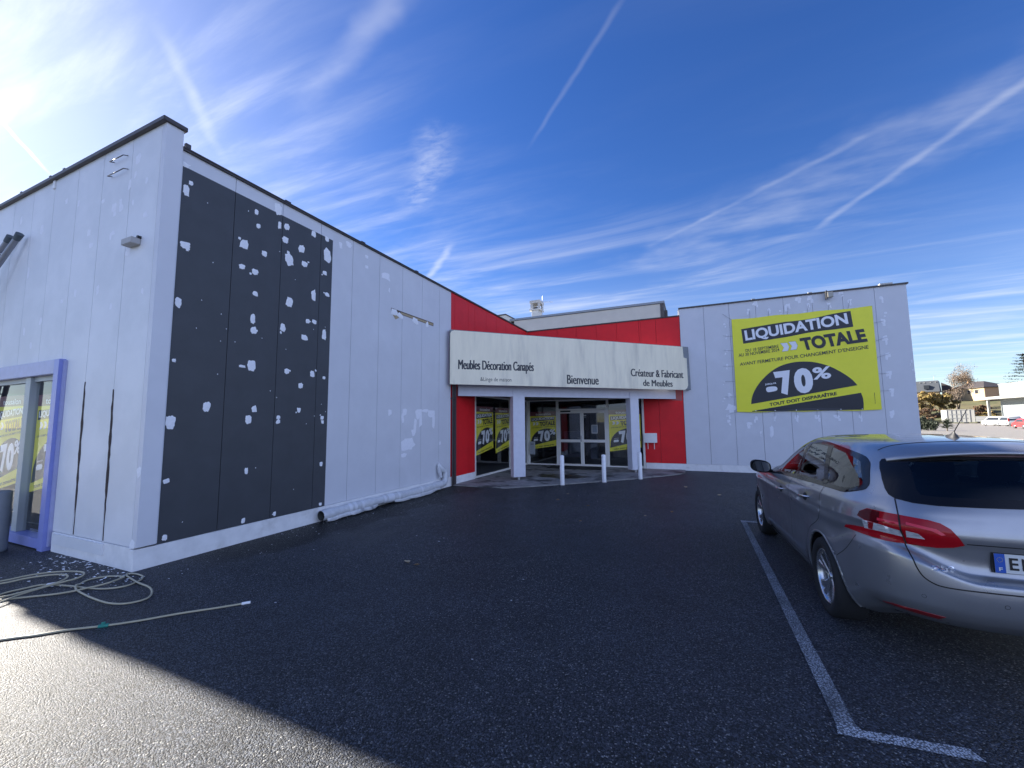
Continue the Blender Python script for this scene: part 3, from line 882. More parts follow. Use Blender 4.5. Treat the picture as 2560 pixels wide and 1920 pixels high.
po = pf.build('shop_window', bld)
pz = MB()
pz.poly([(-5.799, FY + .05, .151), (-3.271, FY + .05, .151), (-3.271, FY + .05, 2.33), (-5.799, FY + .05, 2.33)], PANE)
pz.poly([(-3.099, FY + .05, .151), (-2.236, FY + .05, .151), (-2.236, FY + .05, 2.33), (-3.099, FY + .05, 2.33)], PANE)
pz.build('pane', po)
# end of the facade beyond the frame: a lower wall carrying an open sign frame
le = MB()
le.box(-16, -10.91, FY, FY + 0.1, 0, 4.55, LIGHT)
le.box(-16, -10.91, FY, FY + 0.08, 5.05, 5.45, LIGHT)
le.box(-16, -15.9, FY + .11, 6, 0, 4.5, LIGHT)
le.build('wall', bld)['label'] = 'lower end of the street facade with an open slot under its top rail'

# ================================================================== SIGNS
YEL = mat('banner_yellow', (0.90, 0.84, 0.03), 0.42, var=0.03, vscale=1.5, bump=0.12, bscale=2.5)
BLK = mat('banner_black', (0.018, 0.02, 0.028), 0.45)
WHT = mat('banner_white', (0.85, 0.85, 0.87), 0.5)
WINE = mat('poster_wine_red', (0.16, 0.03, 0.045), 0.5)

# fascia sign on the diagonal
SC_ = 6.0
def sgp(u, c, z):
    k = 0.980 if c > 5.85 else 0.992
    return dg(-6.4 + (u + 6.4) * k, c, 1.656 + (z - 1.656) * k)
fs = thing('fascia_sign', 'long stained white fascia board lettered Bienvenue, across the entrance corner', 'sign', tuple(dg(0, SC_, 2.69)))
BOARD = mat('stained_sign_board', (0.88, 0.80, 0.60), 0.5, var=0.07, vscale=1.4, col2=(0.68, 0.62, 0.48), lo=0.5, hi=0.74, stretch=(2, 2, 0.35))
INK = mat('sign_lettering', (0.03, 0.032, 0.04), 0.5)
sb = MB()
prof = [(-4.01, 2.69)]
prof += [(4.05, 2.69), (4.16, 2.76), (4.20, 2.86), (4.195, 3.78), (4.06, 3.80), (4.04, 4.17)]
prof += [(-3.90, 4.165), (-3.97, 4.14), (-4.005, 4.08)]
sb.prism([sgp(u, SC_ - 0.05, z) for u, z in prof], NDI * (0.05 * DI + 0.006), BOARD)
front = SC_ + 0.012
P = lambda u, z, e=0.0: sgp(u, SC_ + 0.010 + e, z)
for (s, u0, z0, u1, z1, ztl) in (('Meubles Décoration Canapés', -3.78, 3.02, -1.555, 3.045, 3.365),
                                 ('&Linge de maison', -3.163, 2.765, -2.247, 2.77, 2.905),
                                 ('Bienvenue', -0.454, 2.785, 0.637, 2.785, 3.06),
                                 ('Créateur & Fabricant', 1.867, 3.09, 4.005, 3.09, 3.335),
                                 ('de Meubles', 2.335, 2.785, 3.527, 2.785, 2.995)):
    kb = 0.0 if 'Linge' in s else 0.010
    for q_, sh_ in enumerate((-kb, 0.0, kb) if kb else (0.0,)):
        sb.text(s, P(u0 + sh_, z0, .0008 * q_), P(u1 + sh_, z1, .0008 * q_), P(u0 + sh_, ztl, .0008 * q_), INK, 0.0)
SEAM = mat('sign_seam', (0.30, 0.31, 0.30), 0.6)
for u in (-1.442, -0.937, 1.156):
    sb.poly([P(u - .004, 2.70, -.003), P(u + .004, 2.70, -.003), P(u + .004, 4.15, -.003), P(u - .004, 4.15, -.003)], SEAM)
GRIME = mat('sign_grime', (0.40, 0.38, 0.33), 0.7)
rr = random.Random(11)
for k in range(34):
    u, z = rr.uniform(-3.5, 3.6), rr.uniform(3.35, 4.05)
    if k < 16:
        u = rr.uniform(-1.0, 1.0)
    pts = blob(rr, u, z, rr.uniform(.015, .035), rr.uniform(.02, .05), 8)
    sb.poly([P(a, b, -.002) for a, b in pts], GRIME)
for k in range(9):
    u = rr.choice((-2.9, -2.3, 2.6, 2.7, 1.6, 0.2, -3.2)) + rr.uniform(-.08, .08)
    zt = 4.12
    ln = rr.uniform(.15, .5)
    sb.poly([P(u - .006, zt - ln, -.0025), P(u + .004, zt - ln, -.0025), P(u + .016, zt, -.0025), P(u - .016, zt, -.0025)], GRIME)
sb.build('board', fs)
EDGE = mat('sign_grey_return', (0.20, 0.22, 0.24), 0.5, var=0.2)
se = MB()
se.prism([sgp(-4.03, 5.76, 2.70), sgp(4.235, 5.76, 2.70), sgp(4.20, 5.76, 4.16), sgp(-4.03, 5.76, 4.16)], NDI * 0.13, EDGE)
se.build('backing_frame', fs)

# big banner on the right wing
bn = thing('sale_banner', 'big yellow and black liquidation banner laced to the right wing wall', 'banner', (9.05, -0.04, 1.9))
BY = -0.035
mb = MB()
nx, nz = 24, 20
X0, X1, Z0, Z1 = 7.228, 10.863, 1.905, 4.935
def wave(x, z):
    e = min(x - X0, X1 - x, z - Z0, Z1 - z)
    return BY - 0.010 * (1 - math.exp(-max(e, 0) * 4)) - 0.004 * math.sin(x * 2.3 + z * 1.1) - 0.003 * math.sin(z * 4 + x)
vs, fcs = [], []
for j in range(nz + 1):
    for i in range(nx + 1):
        x, z = X0 + (X1 - X0) * i / nx, Z0 + (Z1 - Z0) * j / nz
        z += 0.012 * math.cos(i * math.pi * 6 / nx) * (1 if j in (0, nz) else 0)
        vs.append((x, wave(x, z), z))
for j in range(nz):
    for i in range(nx):
        k = j * (nx + 1) + i
        fcs.append((k, k + 1, k + nx + 2, k + nx + 1))
mb.add(vs, fcs, YEL, True)
def lift(pts, h):
    return [(x, wave(x, z) - 0.003 - h, z) for x, z in pts]
def bfill(pts, m, h=0.0):
    """fill a 2D outline with small triangles that follow the cloth"""
    pp = [Vector(p) for p in pts]
    n0 = len(pp)
    xs, zs = [p[0] for p in pts], [p[1] for p in pts]
    inner = []
    st = 0.16
    x = min(xs) + st / 2
    while x < max(xs):
        z = min(zs) + st / 2
        while z < max(zs):
            inner.append(Vector((x, z)))
            z += st
        x += st
    r = geometry.delaunay_2d_cdt(pp + inner, [(i, (i + 1) % n0) for i in range(n0)], [list(range(n0))], 1, 1e-5)
    mb.add(lift([(v.x, v.y) for v in r[0]], h), [tuple(f) for f in r[2]], m)
def btext(s, bl, br, tl, m, bold, h):
    vs_, fs_ = text_geo(s, bold)
    bl, br, tl = Vector(bl), Vector(br), Vector(tl)
    mb.add(lift([tuple(bl + (br - bl) * a + (tl - bl) * b) for a, b in vs_], h), fs_, m)
bfill([(7.522, 4.109), (10.381, 4.37), (10.351, 4.856), (7.487, 4.591)], BLK)
btext('LIQUIDATION', (7.597, 4.14), (10.281, 4.41), (7.565, 4.537), WHT, 0.035, 0.003)
btext('TOTALE', (9.101, 3.752), (10.690, 3.893), (9.03, 4.150), BLK, 0.05, 0.003)
btext('DU 18 SEPTEMBRE', (7.575, 3.832), (8.48, 3.903), (7.572, 3.927), BLK, 0.006, 0.003)
btext('AU 30 NOVEMBRE 2024', (7.372, 3.689), (8.494, 3.789), (7.369, 3.791), BLK, 0.006, 0.003)
btext('AVANT FERMETURE POUR CHANGEMENT D\'ENSEIGNE', (7.391, 3.392), (10.694, 3.69), (7.387, 3.500), BLK, 0.008, 0.003)
ch1 = [(8.532, 4.034), (8.705, 4.035), (8.757, 3.905), (8.718, 3.783), (8.564, 3.772), (8.616, 3.894)]
ch2 = [(8.744, 4.055), (8.924, 4.062), (8.978, 3.932), (8.936, 3.811), (8.781, 3.801), (8.83, 3.922)]
for c_ in (ch1, ch2):
    mx, mz = sum(p[0] for p in c_) / 6, sum(p[1] for p in c_) / 6
    bfill([(mx + (a - mx) * 1.07, mz + (b - mz) * 1.06) for a, b in c_], mat('chevron_edge', (0.15, 0.17, 0.05), 0.5))
    bfill(c_, WHT, 0.003)
dome = [Vector((a, b, 0)) for a, b in [(7.633, 2.156), (7.669, 2.374), (7.785, 2.647), (7.957, 2.893), (8.208, 3.143), (8.489, 3.321), (8.837, 3.415), (9.171, 3.415), (9.441, 3.359), (9.737, 3.229), (10.004, 3.038), (10.23, 2.821), (10.353, 2.634)]]
bfill([(p.x, p.y) for p in catmull(dome, 4)], BLK)
bfill([(7.646, 1.915), (7.649, 1.938), (8.945, 2.165), (10.421, 2.413), (10.457, 2.26), (10.462, 2.091), (10.45, 1.919)], BLK)
bfill([(10.723, 2.408), (10.733, 2.407), (10.729, 2.084), (10.721, 2.084)], BLK)
bfill([tuple(p[:2]) for p in catmull([(8.063, 2.60, 0), (8.09, 2.668, 0), (8.19, 2.69, 0), (8.32, 2.685, 0), (8.367, 2.634, 0), (8.348, 2.566, 0), (8.25, 2.535, 0), (8.11, 2.519, 0)], 4, True)], WHT, 0.003)
btext('7', (8.46, 2.40), (8.90, 2.44), (8.285, 3.14), WHT, 0.06, 0.003)
btext('0', (8.83, 2.43), (9.31, 2.47), (8.80, 3.20), WHT, 0.06, 0.003)
btext('%', (9.29, 2.848), (9.748, 2.868), (9.30, 3.22), WHT, 0.03, 0.003)
btext("JUSQU'À", (8.046, 2.727), (8.349, 2.755), (8.044, 2.80), WHT, 0.03, 0.003)
btext('TOUT DOIT DISPARAÎTRE', (8.136, 2.075), (9.854, 2.365), (8.128, 2.20), BLK, 0.03, 0.003)
for x in (7.75, 8.27, 8.82, 9.36, 9.92, 10.42):
    bfill([(x - .012, 1.93), (x + .012, 1.93), (x + .012, 1.955), (x - .012, 1.955)], WHT, 0.006)
mb.build('sheet', bn)
rp = MB()
CORD = mat('grey_lacing_cord', (0.30, 0.31, 0.33), 0.8)
for (a, b) in [((10.87, 4.43), (11.097, 4.472)), ((10.87, 3.90), (11.158, 3.998)), ((10.87, 3.42), (11.175, 3.515)), ((10.87, 2.944), (11.105, 2.954)), ((10.87, 2.448), (11.114, 2.451)), ((6.953, 4.427), (7.228, 4.385)), ((6.952, 3.948), (7.228, 3.906)), ((6.902, 3.423), (7.228, 3.403)), ((6.922, 2.918), (7.23, 2.902)), ((6.896, 2.413), (7.23, 2.402)), ((6.932, 1.82), (7.228, 1.92)), ((6.968, 5.16), (7.236, 4.93)), ((8.292, 5.134), (8.273, 4.935)), ((8.809, 5.199), (8.782, 4.935)), ((9.342, 5.182), (9.291, 4.935)), ((9.85, 5.117), (9.827, 4.935)), ((10.358, 5.174), (10.304, 4.935)), ((7.756, 5.199), (7.76, 4.935)), ((8.26, 1.905), (8.26, 1.73)), ((8.82, 1.905), (8.82, 1.72)), ((9.34, 1.905), (9.34, 1.73)), ((9.83, 1.905), (9.83, 1.73)), ((10.37, 1.905), (10.37, 1.73))]:
    rp = MB(); rp.tube([(a[0], BY, a[1]), (b[0], -0.006, b[1])], 0.004, CORD, 6); rp.build('lacing_cord', bn)

PYEL = mat('poster_yellow', (0.90, 0.80, 0.05), 0.5)
PWHT = mat('poster_white', (0.90, 0.90, 0.90), 0.5)
# window posters: the same artwork, tall
def poster(name_label, o, du, wd, zt, zbl, zbr, show=1.0, red=True):
    """o: lower-left corner on the wall plane (z ignored); du: unit vector along the glass"""
    m_ = MB()
    o, du = Vector(o), Vector(du)
    nrm = Vector((du.y, -du.x, 0))
    Q = lambda u, z, h=0: (o.x + du.x * u * wd + nrm.x * (.004 + h), o.y + du.y * u * wd + nrm.y * (.004 + h), z)
    H = zt - zbl
    sl = (zbr - zbl)
    V = lambda v, u: zbl + (sl * u) * (1 - v) + H * v
    def q(pts, m, h=0.0):
        m_.poly([Q(u, V(v, u), h) for u, v in pts], m)
    def tx(s, u0, v0, u1, v1, ut, vt, m, bold, h=0.006):
        m_.text(s, Q(u0, V(v0, u0), h), Q(u1, V(v1, u1), h), Q(ut, V(vt, ut), h), m, bold)
    m_.prism([Q(0, zbl), Q(1, zbr), Q(1, zt), Q(0, zt)], nrm * -0.002, PYEL)
    if red:
        m_.prism([Q(0, zt + .001), Q(1, zt + .001), Q(1, zt + .17), Q(0, zt + .17)], nrm * -0.002, WINE)
        m_.text('tousalon', Q(.22, zt + .03, .003), Q(.80, zt + .03, .003), Q(.22, zt + .12, .003), PWHT, 0.01)
    q([(.04, .835), (.93, .865), (.93, .97), (.04, .95)], BLK, .003)
    tx('LIQUIDATION', .07, .848, .90, .878, .07, .938, PWHT, .035)
    tx('TOTALE', .38, .68, .96, .695, .36, .82, BLK, .05)
    for k in (0, 1):
        q([(.10 + .12 * k, .72), (.16 + .12 * k, .72), (.21 + .12 * k, .765), (.16 + .12 * k, .81), (.10 + .12 * k, .81), (.14 + .12 * k, .765)], PWHT, .003)
    tx("AVANT FERMETURE POUR CHANGEMENT D'ENSEIGNE", .06, .625, .96, .645, .06, .65, BLK, .008)
    arc = [(0.02, .10)] + [(.02 + .96 * (0.5 - 0.5 * math.cos(math.pi * t / 12)), .12 + .48 * math.sin(math.pi * (t * .86) / 12) ** .8) for t in range(1, 12)] + [(.985, .20)]
    q(arc, BLK, .003)
    tx('7', .36, .19, .58, .19, .30, .53, PWHT, .06)
    tx('0', .54, .19, .76, .19, .53, .53, PWHT, .06)
    tx('%', .74, .38, .96, .38, .745, .56, PWHT, .03)
    q([(.14, .235), (.29, .235), (.30, .275), (.28, .30), (.15, .30), (.13, .27)], PWHT, .006)
    tx("JUSQU'À", .15, .325, .30, .325, .15, .35, PWHT, .02)
    q([(0, .0), (1, .0), (1, .10), (0, .10)], PYEL, .006)
    tx('TOUT DOIT DISPARAÎTRE', .12, .03, .90, .03, .12, .07, BLK, .03, .009)
    o_ = m_.build('window_poster')
    return tag(o_, name_label, 'poster', 'yellow liquidation posters behind the shop glass')
poster('tall yellow liquidation poster behind the side glazing, next to the red panel', (-0.045, -4.18, 0), (0, 1, 0), 1.18, 1.985, .665, .845)
poster('yellow liquidation poster half hidden by the left canopy column', (-0.045, -2.83, 0), (0, 1, 0), 1.18, 1.975, .65, .83)
poster('yellow liquidation poster in the window just left of the entrance doors', (0.066, 0.045, 0), (1, 0, 0), 1.075, 1.885, .60, .755)
poster('yellow liquidation poster cut by the right canopy column, right of the doors', (3.13, 0.045, 0), (1, 0, 0), 1.10, 1.90, .575, .735)
poster('yellow liquidation poster in the blue framed window, beyond its mullion', (-4.60, FY + .075, 0), (1, 0, 0), 1.15, 1.985, .60, .83)
poster('yellow liquidation poster in the blue framed window, nearest its right post', (-3.07, FY + .075, 0), (1, 0, 0), 1.15, 1.965, .70, .92)

# ================================================================== SMALL THINGS AROUND THE SHOP
BOLW = mat('white_bollard_paint', (0.82, 0.82, 0.82), 0.45, var=0.08, vscale=5, col2=(0.4, 0.4, 0.38), lo=0.62, hi=0.8)
def bollard(x, y, label, h=0.84, r=0.058, m=None, group='white bollards in front of the entrance'):
    b = MB()
    b.lathe([(0, 0.0), (r + .004, 0.0), (r + .002, 0.03), (r, 0.05), (r, h - .03), (r - .012, h - .01), (r - .035, h), (0, h + .003)], m or BOLW, (x, y, 0), 'Z', 28)
    return tag(b.build('bollard'), label, 'bollard', group)
bollard(2.70, -4.435, 'white bollard at the edge of the concrete, before the left door leaf', 0.78)
bollard(3.624, -3.57, 'white bollard at the edge of the concrete, before the right door jamb', 0.75)
bollard(4.466, -2.602, 'white bollard beside the right canopy column', 0.76)
bollard(-2.70, -12.62, 'thick grey bollard by the blue framed shop window', 0.80, 0.11, mat('grey_bollard', (0.17, 0.19, 0.21), 0.6, var=0.1), None)

ub = thing('meter_box', 'white box with two short pipes below, on the red wall right of the entrance', 'box', (4.54, -0.01, 0.68))
b = MB(); b.box(4.33, 4.765, -0.16, -0.002, 0.912, 1.236, WHITE, 0.006); b.build('box', ub)
for x in (4.455, 4.665):
    b = MB(); b.tube([(x, -0.04, 0.69), (x, -0.04, 0.911)], 0.011, WHITE, 10); b.build('pipe', ub)
lb = thing('letter_box', 'pale grey box fixed on the glass left of the entrance doors', 'box', (0.15, -0.02, 0.35))
b = MB(); b.box(0.10, 0.285, -0.10, -0.01, 0.42, 0.905, mat('pale_box', (0.42, 0.45, 0.48), 0.5), 0.006); b.build('box', lb)
b = MB(); b.box(0.13, 0.255, -0.104, -0.1005, 0.80, 0.82, PLAST); b.build('slot', lb)

dm = MB()
dm.box(1.05, 3.0, -1.05, -0.15, 0.0255, 0.042, mat('black_rubber_mat', (0.012, 0.012, 0.013), 0.85, bump=0.3, bscale=150), 0.004)
tag(dm.build('doormat'), 'wide black doormat before the entrance doors', 'doormat')
pd = MB()
PUD = mat('dirty_drain_cover', (0.025, 0.02, 0.018), 0.35, var=0.4, vscale=20)
pd.prism([(a, b_, 0.0255) for a, b_ in blob(random.Random(8), 2.25, -2.95, 1.5, 0.85, 22, 0.18)], (0, 0, 0.004), PUD)
tag(pd.build('damp_patch'), kind='stuff')

# wrapped pipe lying along the foot of the long wall
WRAP = mat('white_plastic_wrap', (0.60, 0.61, 0.63), 0.28, var=0.12, vscale=5, bump=0.5, bscale=14)
TAPE = mat('white_tape', (0.72, 0.73, 0.76), 0.4)
wp = thing('wrapped_pipe', 'long drainpipe wrapped in white plastic, lying along the foot of the grey wall', 'pipe', (0.1, -7.9, 0.0))
rr = random.Random(3)
pts, rad = [], []
for k in range(60):
    t = k / 59
    y = -9.83 + t * 3.62
    pts.append((0.115 + .006 * math.sin(9 * t), y, 0.115 + 0.012 * math.sin(t * 7) + 0.02 * t))
    rad.append(0.086 + 0.010 * math.sin(t * 37) * math.sin(t * 11 + 1) + rr.uniform(-.003, .003))
b = MB()
b.tube(pts, rad, WRAP, 20, cap=False)
b.tube([(p[0], p[1], p[2]) for p in pts[:3]], 0.078, mat('grey_pipe_inside', (0.07, 0.075, 0.07), 0.6), 20, cap=False)
b.lathe([(0.078, 0.22), (0, 0.22)], PLAST, (0.115, -9.83, 0.115), 'Y', 20)
# sagging flap of plastic sheet hanging under the pipe
for (t0, t1, dep) in ((0.02, 0.36, 0.05), (0.5, 0.95, 0.055)):
    row = []
    n = 26
    vs, fcs = [], []
    for i in range(n):
        s = i / (n - 1)
        k = int((t0 + (t1 - t0) * s) * 59)
        p, r = pts[k], rad[k]
        d = dep * math.sin(math.pi * s) ** .7
        vs += [(p[0] + r * .85, p[1], p[2] - r * .55), (p[0] + r * 1.05 + d * .7 + rr.uniform(-.004, .004), p[1], max(.012, p[2] - r - d * .4))]
        vs += [(p[0] + r * .4, p[1], max(.006, p[2] - r * 1.02 - d * .3))]
    for i in range(n - 1):
        for j in range(2):
            a = i * 3 + j
            fcs.append((a, a + 3, a + 4, a + 1))
    b.add(vs, fcs, WRAP, True)
b.build('pipe', wp)
for t in (0.16, 0.20, 0.245, 0.42, 0.455, 0.47, 0.485, 0.53, 0.76):
    k = int(t * 59)
    c = MB()
    c.tube([pts[k], pts[k + 1]], [rad[k] + .004, rad[k + 1] + .004], TAPE, 20, cap=False)
    c.build('tape_band', wp)
c = MB()
c.tube(catmull([(0.115, -6.22, 0.14), (0.115, -6.10, 0.15), (0.10, -6.03, 0.22), (0.09, -6.01, 0.34), (0.075, -6.01, 0.47)], 5), 0.072, WRAP, 16)
c.tube([(0.085, -6.04, 0.44), (0.06, -6.14, 0.50), (0.05, -6.22, 0.58), (0.04, -6.24, 0.66)], [.07, .085, .07, .03], WRAP, 14)
c.tube([(0.10, -6.2, 0.30), (0.07, -6.24, 0.45), (0.05, -6.28, 0.62)], [.03, .05, .02], WRAP, 10)
c.build('elbow', wp)

# hoses
HOSE = mat('pale_yellow_hose', (0.42, 0.38, 0.26), 0.45, var=0.08, vscale=6)
HR = 0.0088
def hose_pts(pl, z=HR):
    return catmull([(x, y, z) for x, y in pl], 7)
hc = thing('coiled_hose', 'cream hose in loose loops on the tarmac at the building corner', 'hose', (0.3, -12.7, 0))
b = MB()
long_ = [(-0.2, -13.4), (-0.42, -13.18), (-0.42, -13.01), (-0.37, -12.89), (-0.06, -12.8), (0.22, -12.75), (0.4, -12.68), (0.48, -12.57), (0.43, -12.44), (0.32, -12.36), (0.16, -12.345), (0.07, -12.37), (0.10, -12.41), (0.25, -12.44), (0.54, -12.49), (0.82, -12.53), (0.97, -12.58), (1.06, -12.66), (1.05, -12.75), (0.98, -12.82), (0.82, -12.86), (0.53, -12.86), (0.27, -12.84), (0.11, -12.82), (0.03, -12.79), (-0.03, -12.74), (-0.11, -12.66), (-0.10, -12.56), (0.0, -12.48), (0.13, -12.45), (0.21, -12.5), (0.27, -12.64), (0.19, -12.81), (0.09, -12.95), (-0.09, -13.11), (-0.18, -13.19), (-0.5, -13.5)]
pp = hose_pts(long_)
for k, p in enumerate(pp):
    p.z = HR + (0.020 * math.exp(-((k - 105) / 7) ** 2) + 0.021 * math.exp(-((k - 215) / 9) ** 2) + .02 * math.exp(-((k - 168) / 5) ** 2))
b.tube(pp, HR, HOSE, 8)
b.tube(hose_pts([(-1.1, -13.25), (-0.88, -13.06), (-0.83, -12.84), (-0.67, -12.67), (-0.47, -12.59), (-0.33, -12.6), (-0.22, -12.69), (-0.21, -12.84), (-0.19, -12.99), (-0.14, -13.16), (-0.07, -13.27), (0.0, -13.5)], .03), HR, HOSE, 8)
b.tube(hose_pts([(-1.0, -13.35), (-0.76, -13.09), (-0.72, -12.91), (-0.61, -12.76), (-0.45, -12.70), (-0.30, -12.76), (-0.22, -12.9), (-0.21, -13.12), (-0.22, -13.28), (-0.1, -13.6)], .033), HR, HOSE, 8)
b.build('hose', hc)
c = MB(); c.obox((-0.27, -12.87, .022), (0.5, 0.85, 0), (-.85, .5, 0), (0, 0, 1), .035, .02, .01, WHITE); c.build('coupling', hc)
ho = thing('straight_hose', 'cream hose lying straight across the tarmac with a green clamp', 'hose', (1.4, -13.1, 0))
b = MB()
pp = hose_pts([(0.55, -13.95), (0.92, -13.53), (1.08, -13.385), (1.2, -13.245), (1.38, -13.10), (1.55, -12.93), (1.70, -12.74), (1.9, -12.53), (2.05, -12.36)])
b.tube(pp, HR, HOSE, 8)
b.build('hose', ho)
c = MB(); c.tube([(2.03, -12.382, HR), (2.075, -12.33, HR)], 0.013, WHITE, 10); c.build('end_fitting', ho)
c = MB()
GRN = mat('green_clamp', (0.02, 0.22, 0.17), 0.5)
c.tube([(1.355, -13.122, HR), (1.405, -13.076, HR)], 0.0155, GRN, 10)
c.obox((1.385, -13.105, .03), (.7, .7, 0), (-.7, .7, 0), (0, 0, 1), .012, .006, .012, GRN)
c.build('clamp', ho)

# ladder leaning on the street facade
ALU = mat('ladder_aluminium', (0.30, 0.31, 0.34), 0.45, 0.5)
GCAP = mat('ladder_rubber', (0.08, 0.10, 0.115), 0.7)
ld = thing('ladder', 'grey extension ladder leaning on the street facade', 'ladder', (-6.1, -13.6, 0))
for (dx, dz, dy) in ((0, 0, 0), (-0.36, 0.03, 0.0)):
    top = Vector((-3.80 + dx, -12.40 + dy, 4.74 + dz))
    bot = top + Vector((-1.0, -0.16, -1.0)) * (4.70 + dz)
    b = MB()
    b.tube([bot, top - (top - bot).normalized() * .12], 0.038, ALU, 12)
    o = b.build('stile', ld)
    c = MB()
    c.tube([top - (top - bot).normalized() * .12, top], [0.043, 0.050], GCAP, 14)
    c.build('end_cap', o)
b = MB()
for k in range(14):
    t = 0.06 + k * .066
    a = Vector((-3.80, -12.40, 4.74)) + Vector((-1.0, -0.16, -1.0)) * (4.7 * t)
    b = MB(); b.tube([a, a + Vector((-0.36, 0, 0.03))], 0.014, ALU, 8); b.build('rung', ld)

# fittings on the facade
fl = thing('wall_lamp_bracket', 'small pale bracket sticking out of the facade near the building corner', 'bracket', (-0.47, FY, 4.0))
b = MB(); b.box(-0.61, -0.37, FY - 0.10, FY - 0.001, 3.94, 4.02, mat('bracket_beige', (0.42, 0.41, 0.40), 0.6), 0.005); b.build('housing', fl)
b = MB(); b.box(-0.40, -0.36, FY - 0.04, FY - 0.0005, 4.021, 4.05, PLAST); b.build('clip', fl)
for i, (xa, xb, z, lab) in enumerate(((-1.21, -0.86, 5.26, 'thin wire hook under the facade coping, the upper of two'), (-1.24, -0.83, 5.06, 'thin wire hook on the facade, the lower of two'))):
    b = MB()
    b.tube([(xa, FY, z + .02), (xa, FY - .05, z), (xb, FY - .05, z), (xb, FY, z + .02)], 0.006, COPING, 8)
    tag(b.build('wire_hook'), lab, 'hook', 'wire hooks on the facade')
b = MB(); b.box(-3.02, -2.96, FY - 0.02, FY - .0005, 5.34, 5.47, WHITE, 0.003)
tag(b.build('cable_clip'), 'small white clip under the facade coping', 'clip')
fd = thing('floodlight', 'small floodlight hanging from the right wing coping above the banner', 'floodlight', (9.84, -0.1, 5.3))
b = MB(); b.box(9.79, 9.93, -0.20, -0.08, 5.30, 5.46, mat('floodlight_beige', (0.40, 0.38, 0.33), 0.5), 0.01); b.build('housing', fd)
b = MB(); b.box(9.765, 9.788, -0.18, -0.041, 5.27, 5.52, PLAST); b.build('bracket', fd)

an = thing('tv_antenna', 'thin television aerial mast beside the chimney', 'antenna', (-2.83, 10.0, 7.5))
b = MB(); b.tube([(-2.83, 10, 7.53), (-2.83, 10, 9.98)], 0.022, METAL, 8); b.build('mast', an)
b = MB()
WB = mat('aerial_aluminium', (0.7, 0.7, 0.7), 0.3, 0.5)
b.tube([(-2.83, 10, 9.56), (-2.15, 10.1, 9.50)], 0.016, WB, 8)
for k in range(9):
    x = -2.66 + k * .058
    b.tube([(x, 9.86, 9.545 - k * .006 - .05), (x, 10.24, 9.545 - k * .006 + .05)], 0.012, WB, 6)
b.build('aerial', an)
b = MB(); b.tube([(-3.0, 10.3, 7.53), (-3.0, 10.3, 8.35)], 0.016, METAL, 6)
tag(b.build('thin_rod'), 'short thin rod on the roof between chimney and aerial', 'rod')

# fallen leaves and paint flakes
LEAF = mat('dry_leaf', (0.30, 0.19, 0.09), 0.8, var=0.3, vscale=40)
LEAF2 = mat('pale_dry_leaf', (0.46, 0.36, 0.22), 0.8, var=0.3, vscale=40)
leaf_spots = [(2.74, -10.89, .075, 'big curled pale leaf on the dark tarmac, mid car park'), (2.9, -10.92, .05, 'thin curled leaf beside the big pale leaf'), (3.23, -6.51, .055, None), (3.22, -5.74, .05, None), (3.96, -6.88, .05, None), (5.5, -6.9, .065, None), (5.09, -7.37, .035, None), (4.14, -8.15, .04, None), (5.68, -3.83, .08, None), (6.38, -4.76, .085, None), (2.3, -3.0, .06, None), (2.5, -2.9, .07, None), (1.98, -3.05, .05, None), (2.15, -2.7, .05, None)]
for k, (x, y, s, lab) in enumerate(leaf_spots):
    rr = random.Random(40 + k)
    b = MB()
    n = 9
    vs, fcs = [], []
    for i in range(n):
        t = i / (n - 1)
        wdt = s * .42 * math.sin(math.pi * min(1, t + .03)) * (1 + .35 * (i % 2))
        zz = .006 + s * .22 * (1 - math.sin(math.pi * t)) + .004 * rr.random()
        vs += [(s * (t - .5) * 1.5, -wdt, zz + wdt * .5), (s * (t - .5) * 1.5, 0, zz), (s * (t - .5) * 1.5, wdt * .9, zz + wdt * .7)]
    for i in range(n - 1):
        for j in range(2):
            a = i * 3 + j
            fcs.append((a, a + 3, a + 4, a + 1))
    rot = Matrix.Rotation(rr.uniform(0, 6.28), 3, 'Z')
    zoff = 0.03 if y > -3.2 and x < 3 else 0.0
    b.add([tuple(rot @ Vector(v) + Vector((x, y, zoff))) for v in vs], fcs, LEAF2 if k % 3 == 0 or k in (8, 9) else LEAF, True)
    tag(b.build('fallen_leaf'), lab or 'small dry brown leaf lying on the ground before the entrance', 'leaf', 'fallen leaves on the car park')
pf_ = MB()
rr = random.Random(77)
for k in range(420):
    q = rr.random()
    if q < 0.45:
        x, y = rr.uniform(-1.6, 0.4), FY - abs(rr.gauss(0.02, .22)) - .03
    elif q < 0.85:
        x, y = abs(rr.gauss(0.05, .5)) + .04, rr.uniform(-12.3, -6.0)
    else:
        x, y = rr.uniform(0.2, 4.5), rr.uniform(-12.5, -5.8)
    s = rr.choice((.004, .006, .008, .012)) * (1.6 if q < .45 else 1.0)
    a = rr.uniform(0, 6.28)
    pts = []
    for j in range(5):
        an_ = a + j * 1.256
        pts.append((x + math.cos(an_) * s * rr.uniform(.6, 1.6), y + math.sin(an_) * s * rr.uniform(.4, 1.0), .006 + rr.random() * .004))
    pf_.poly(pts, FILL)
tag(pf_.build('paint_flakes'), kind='stuff')
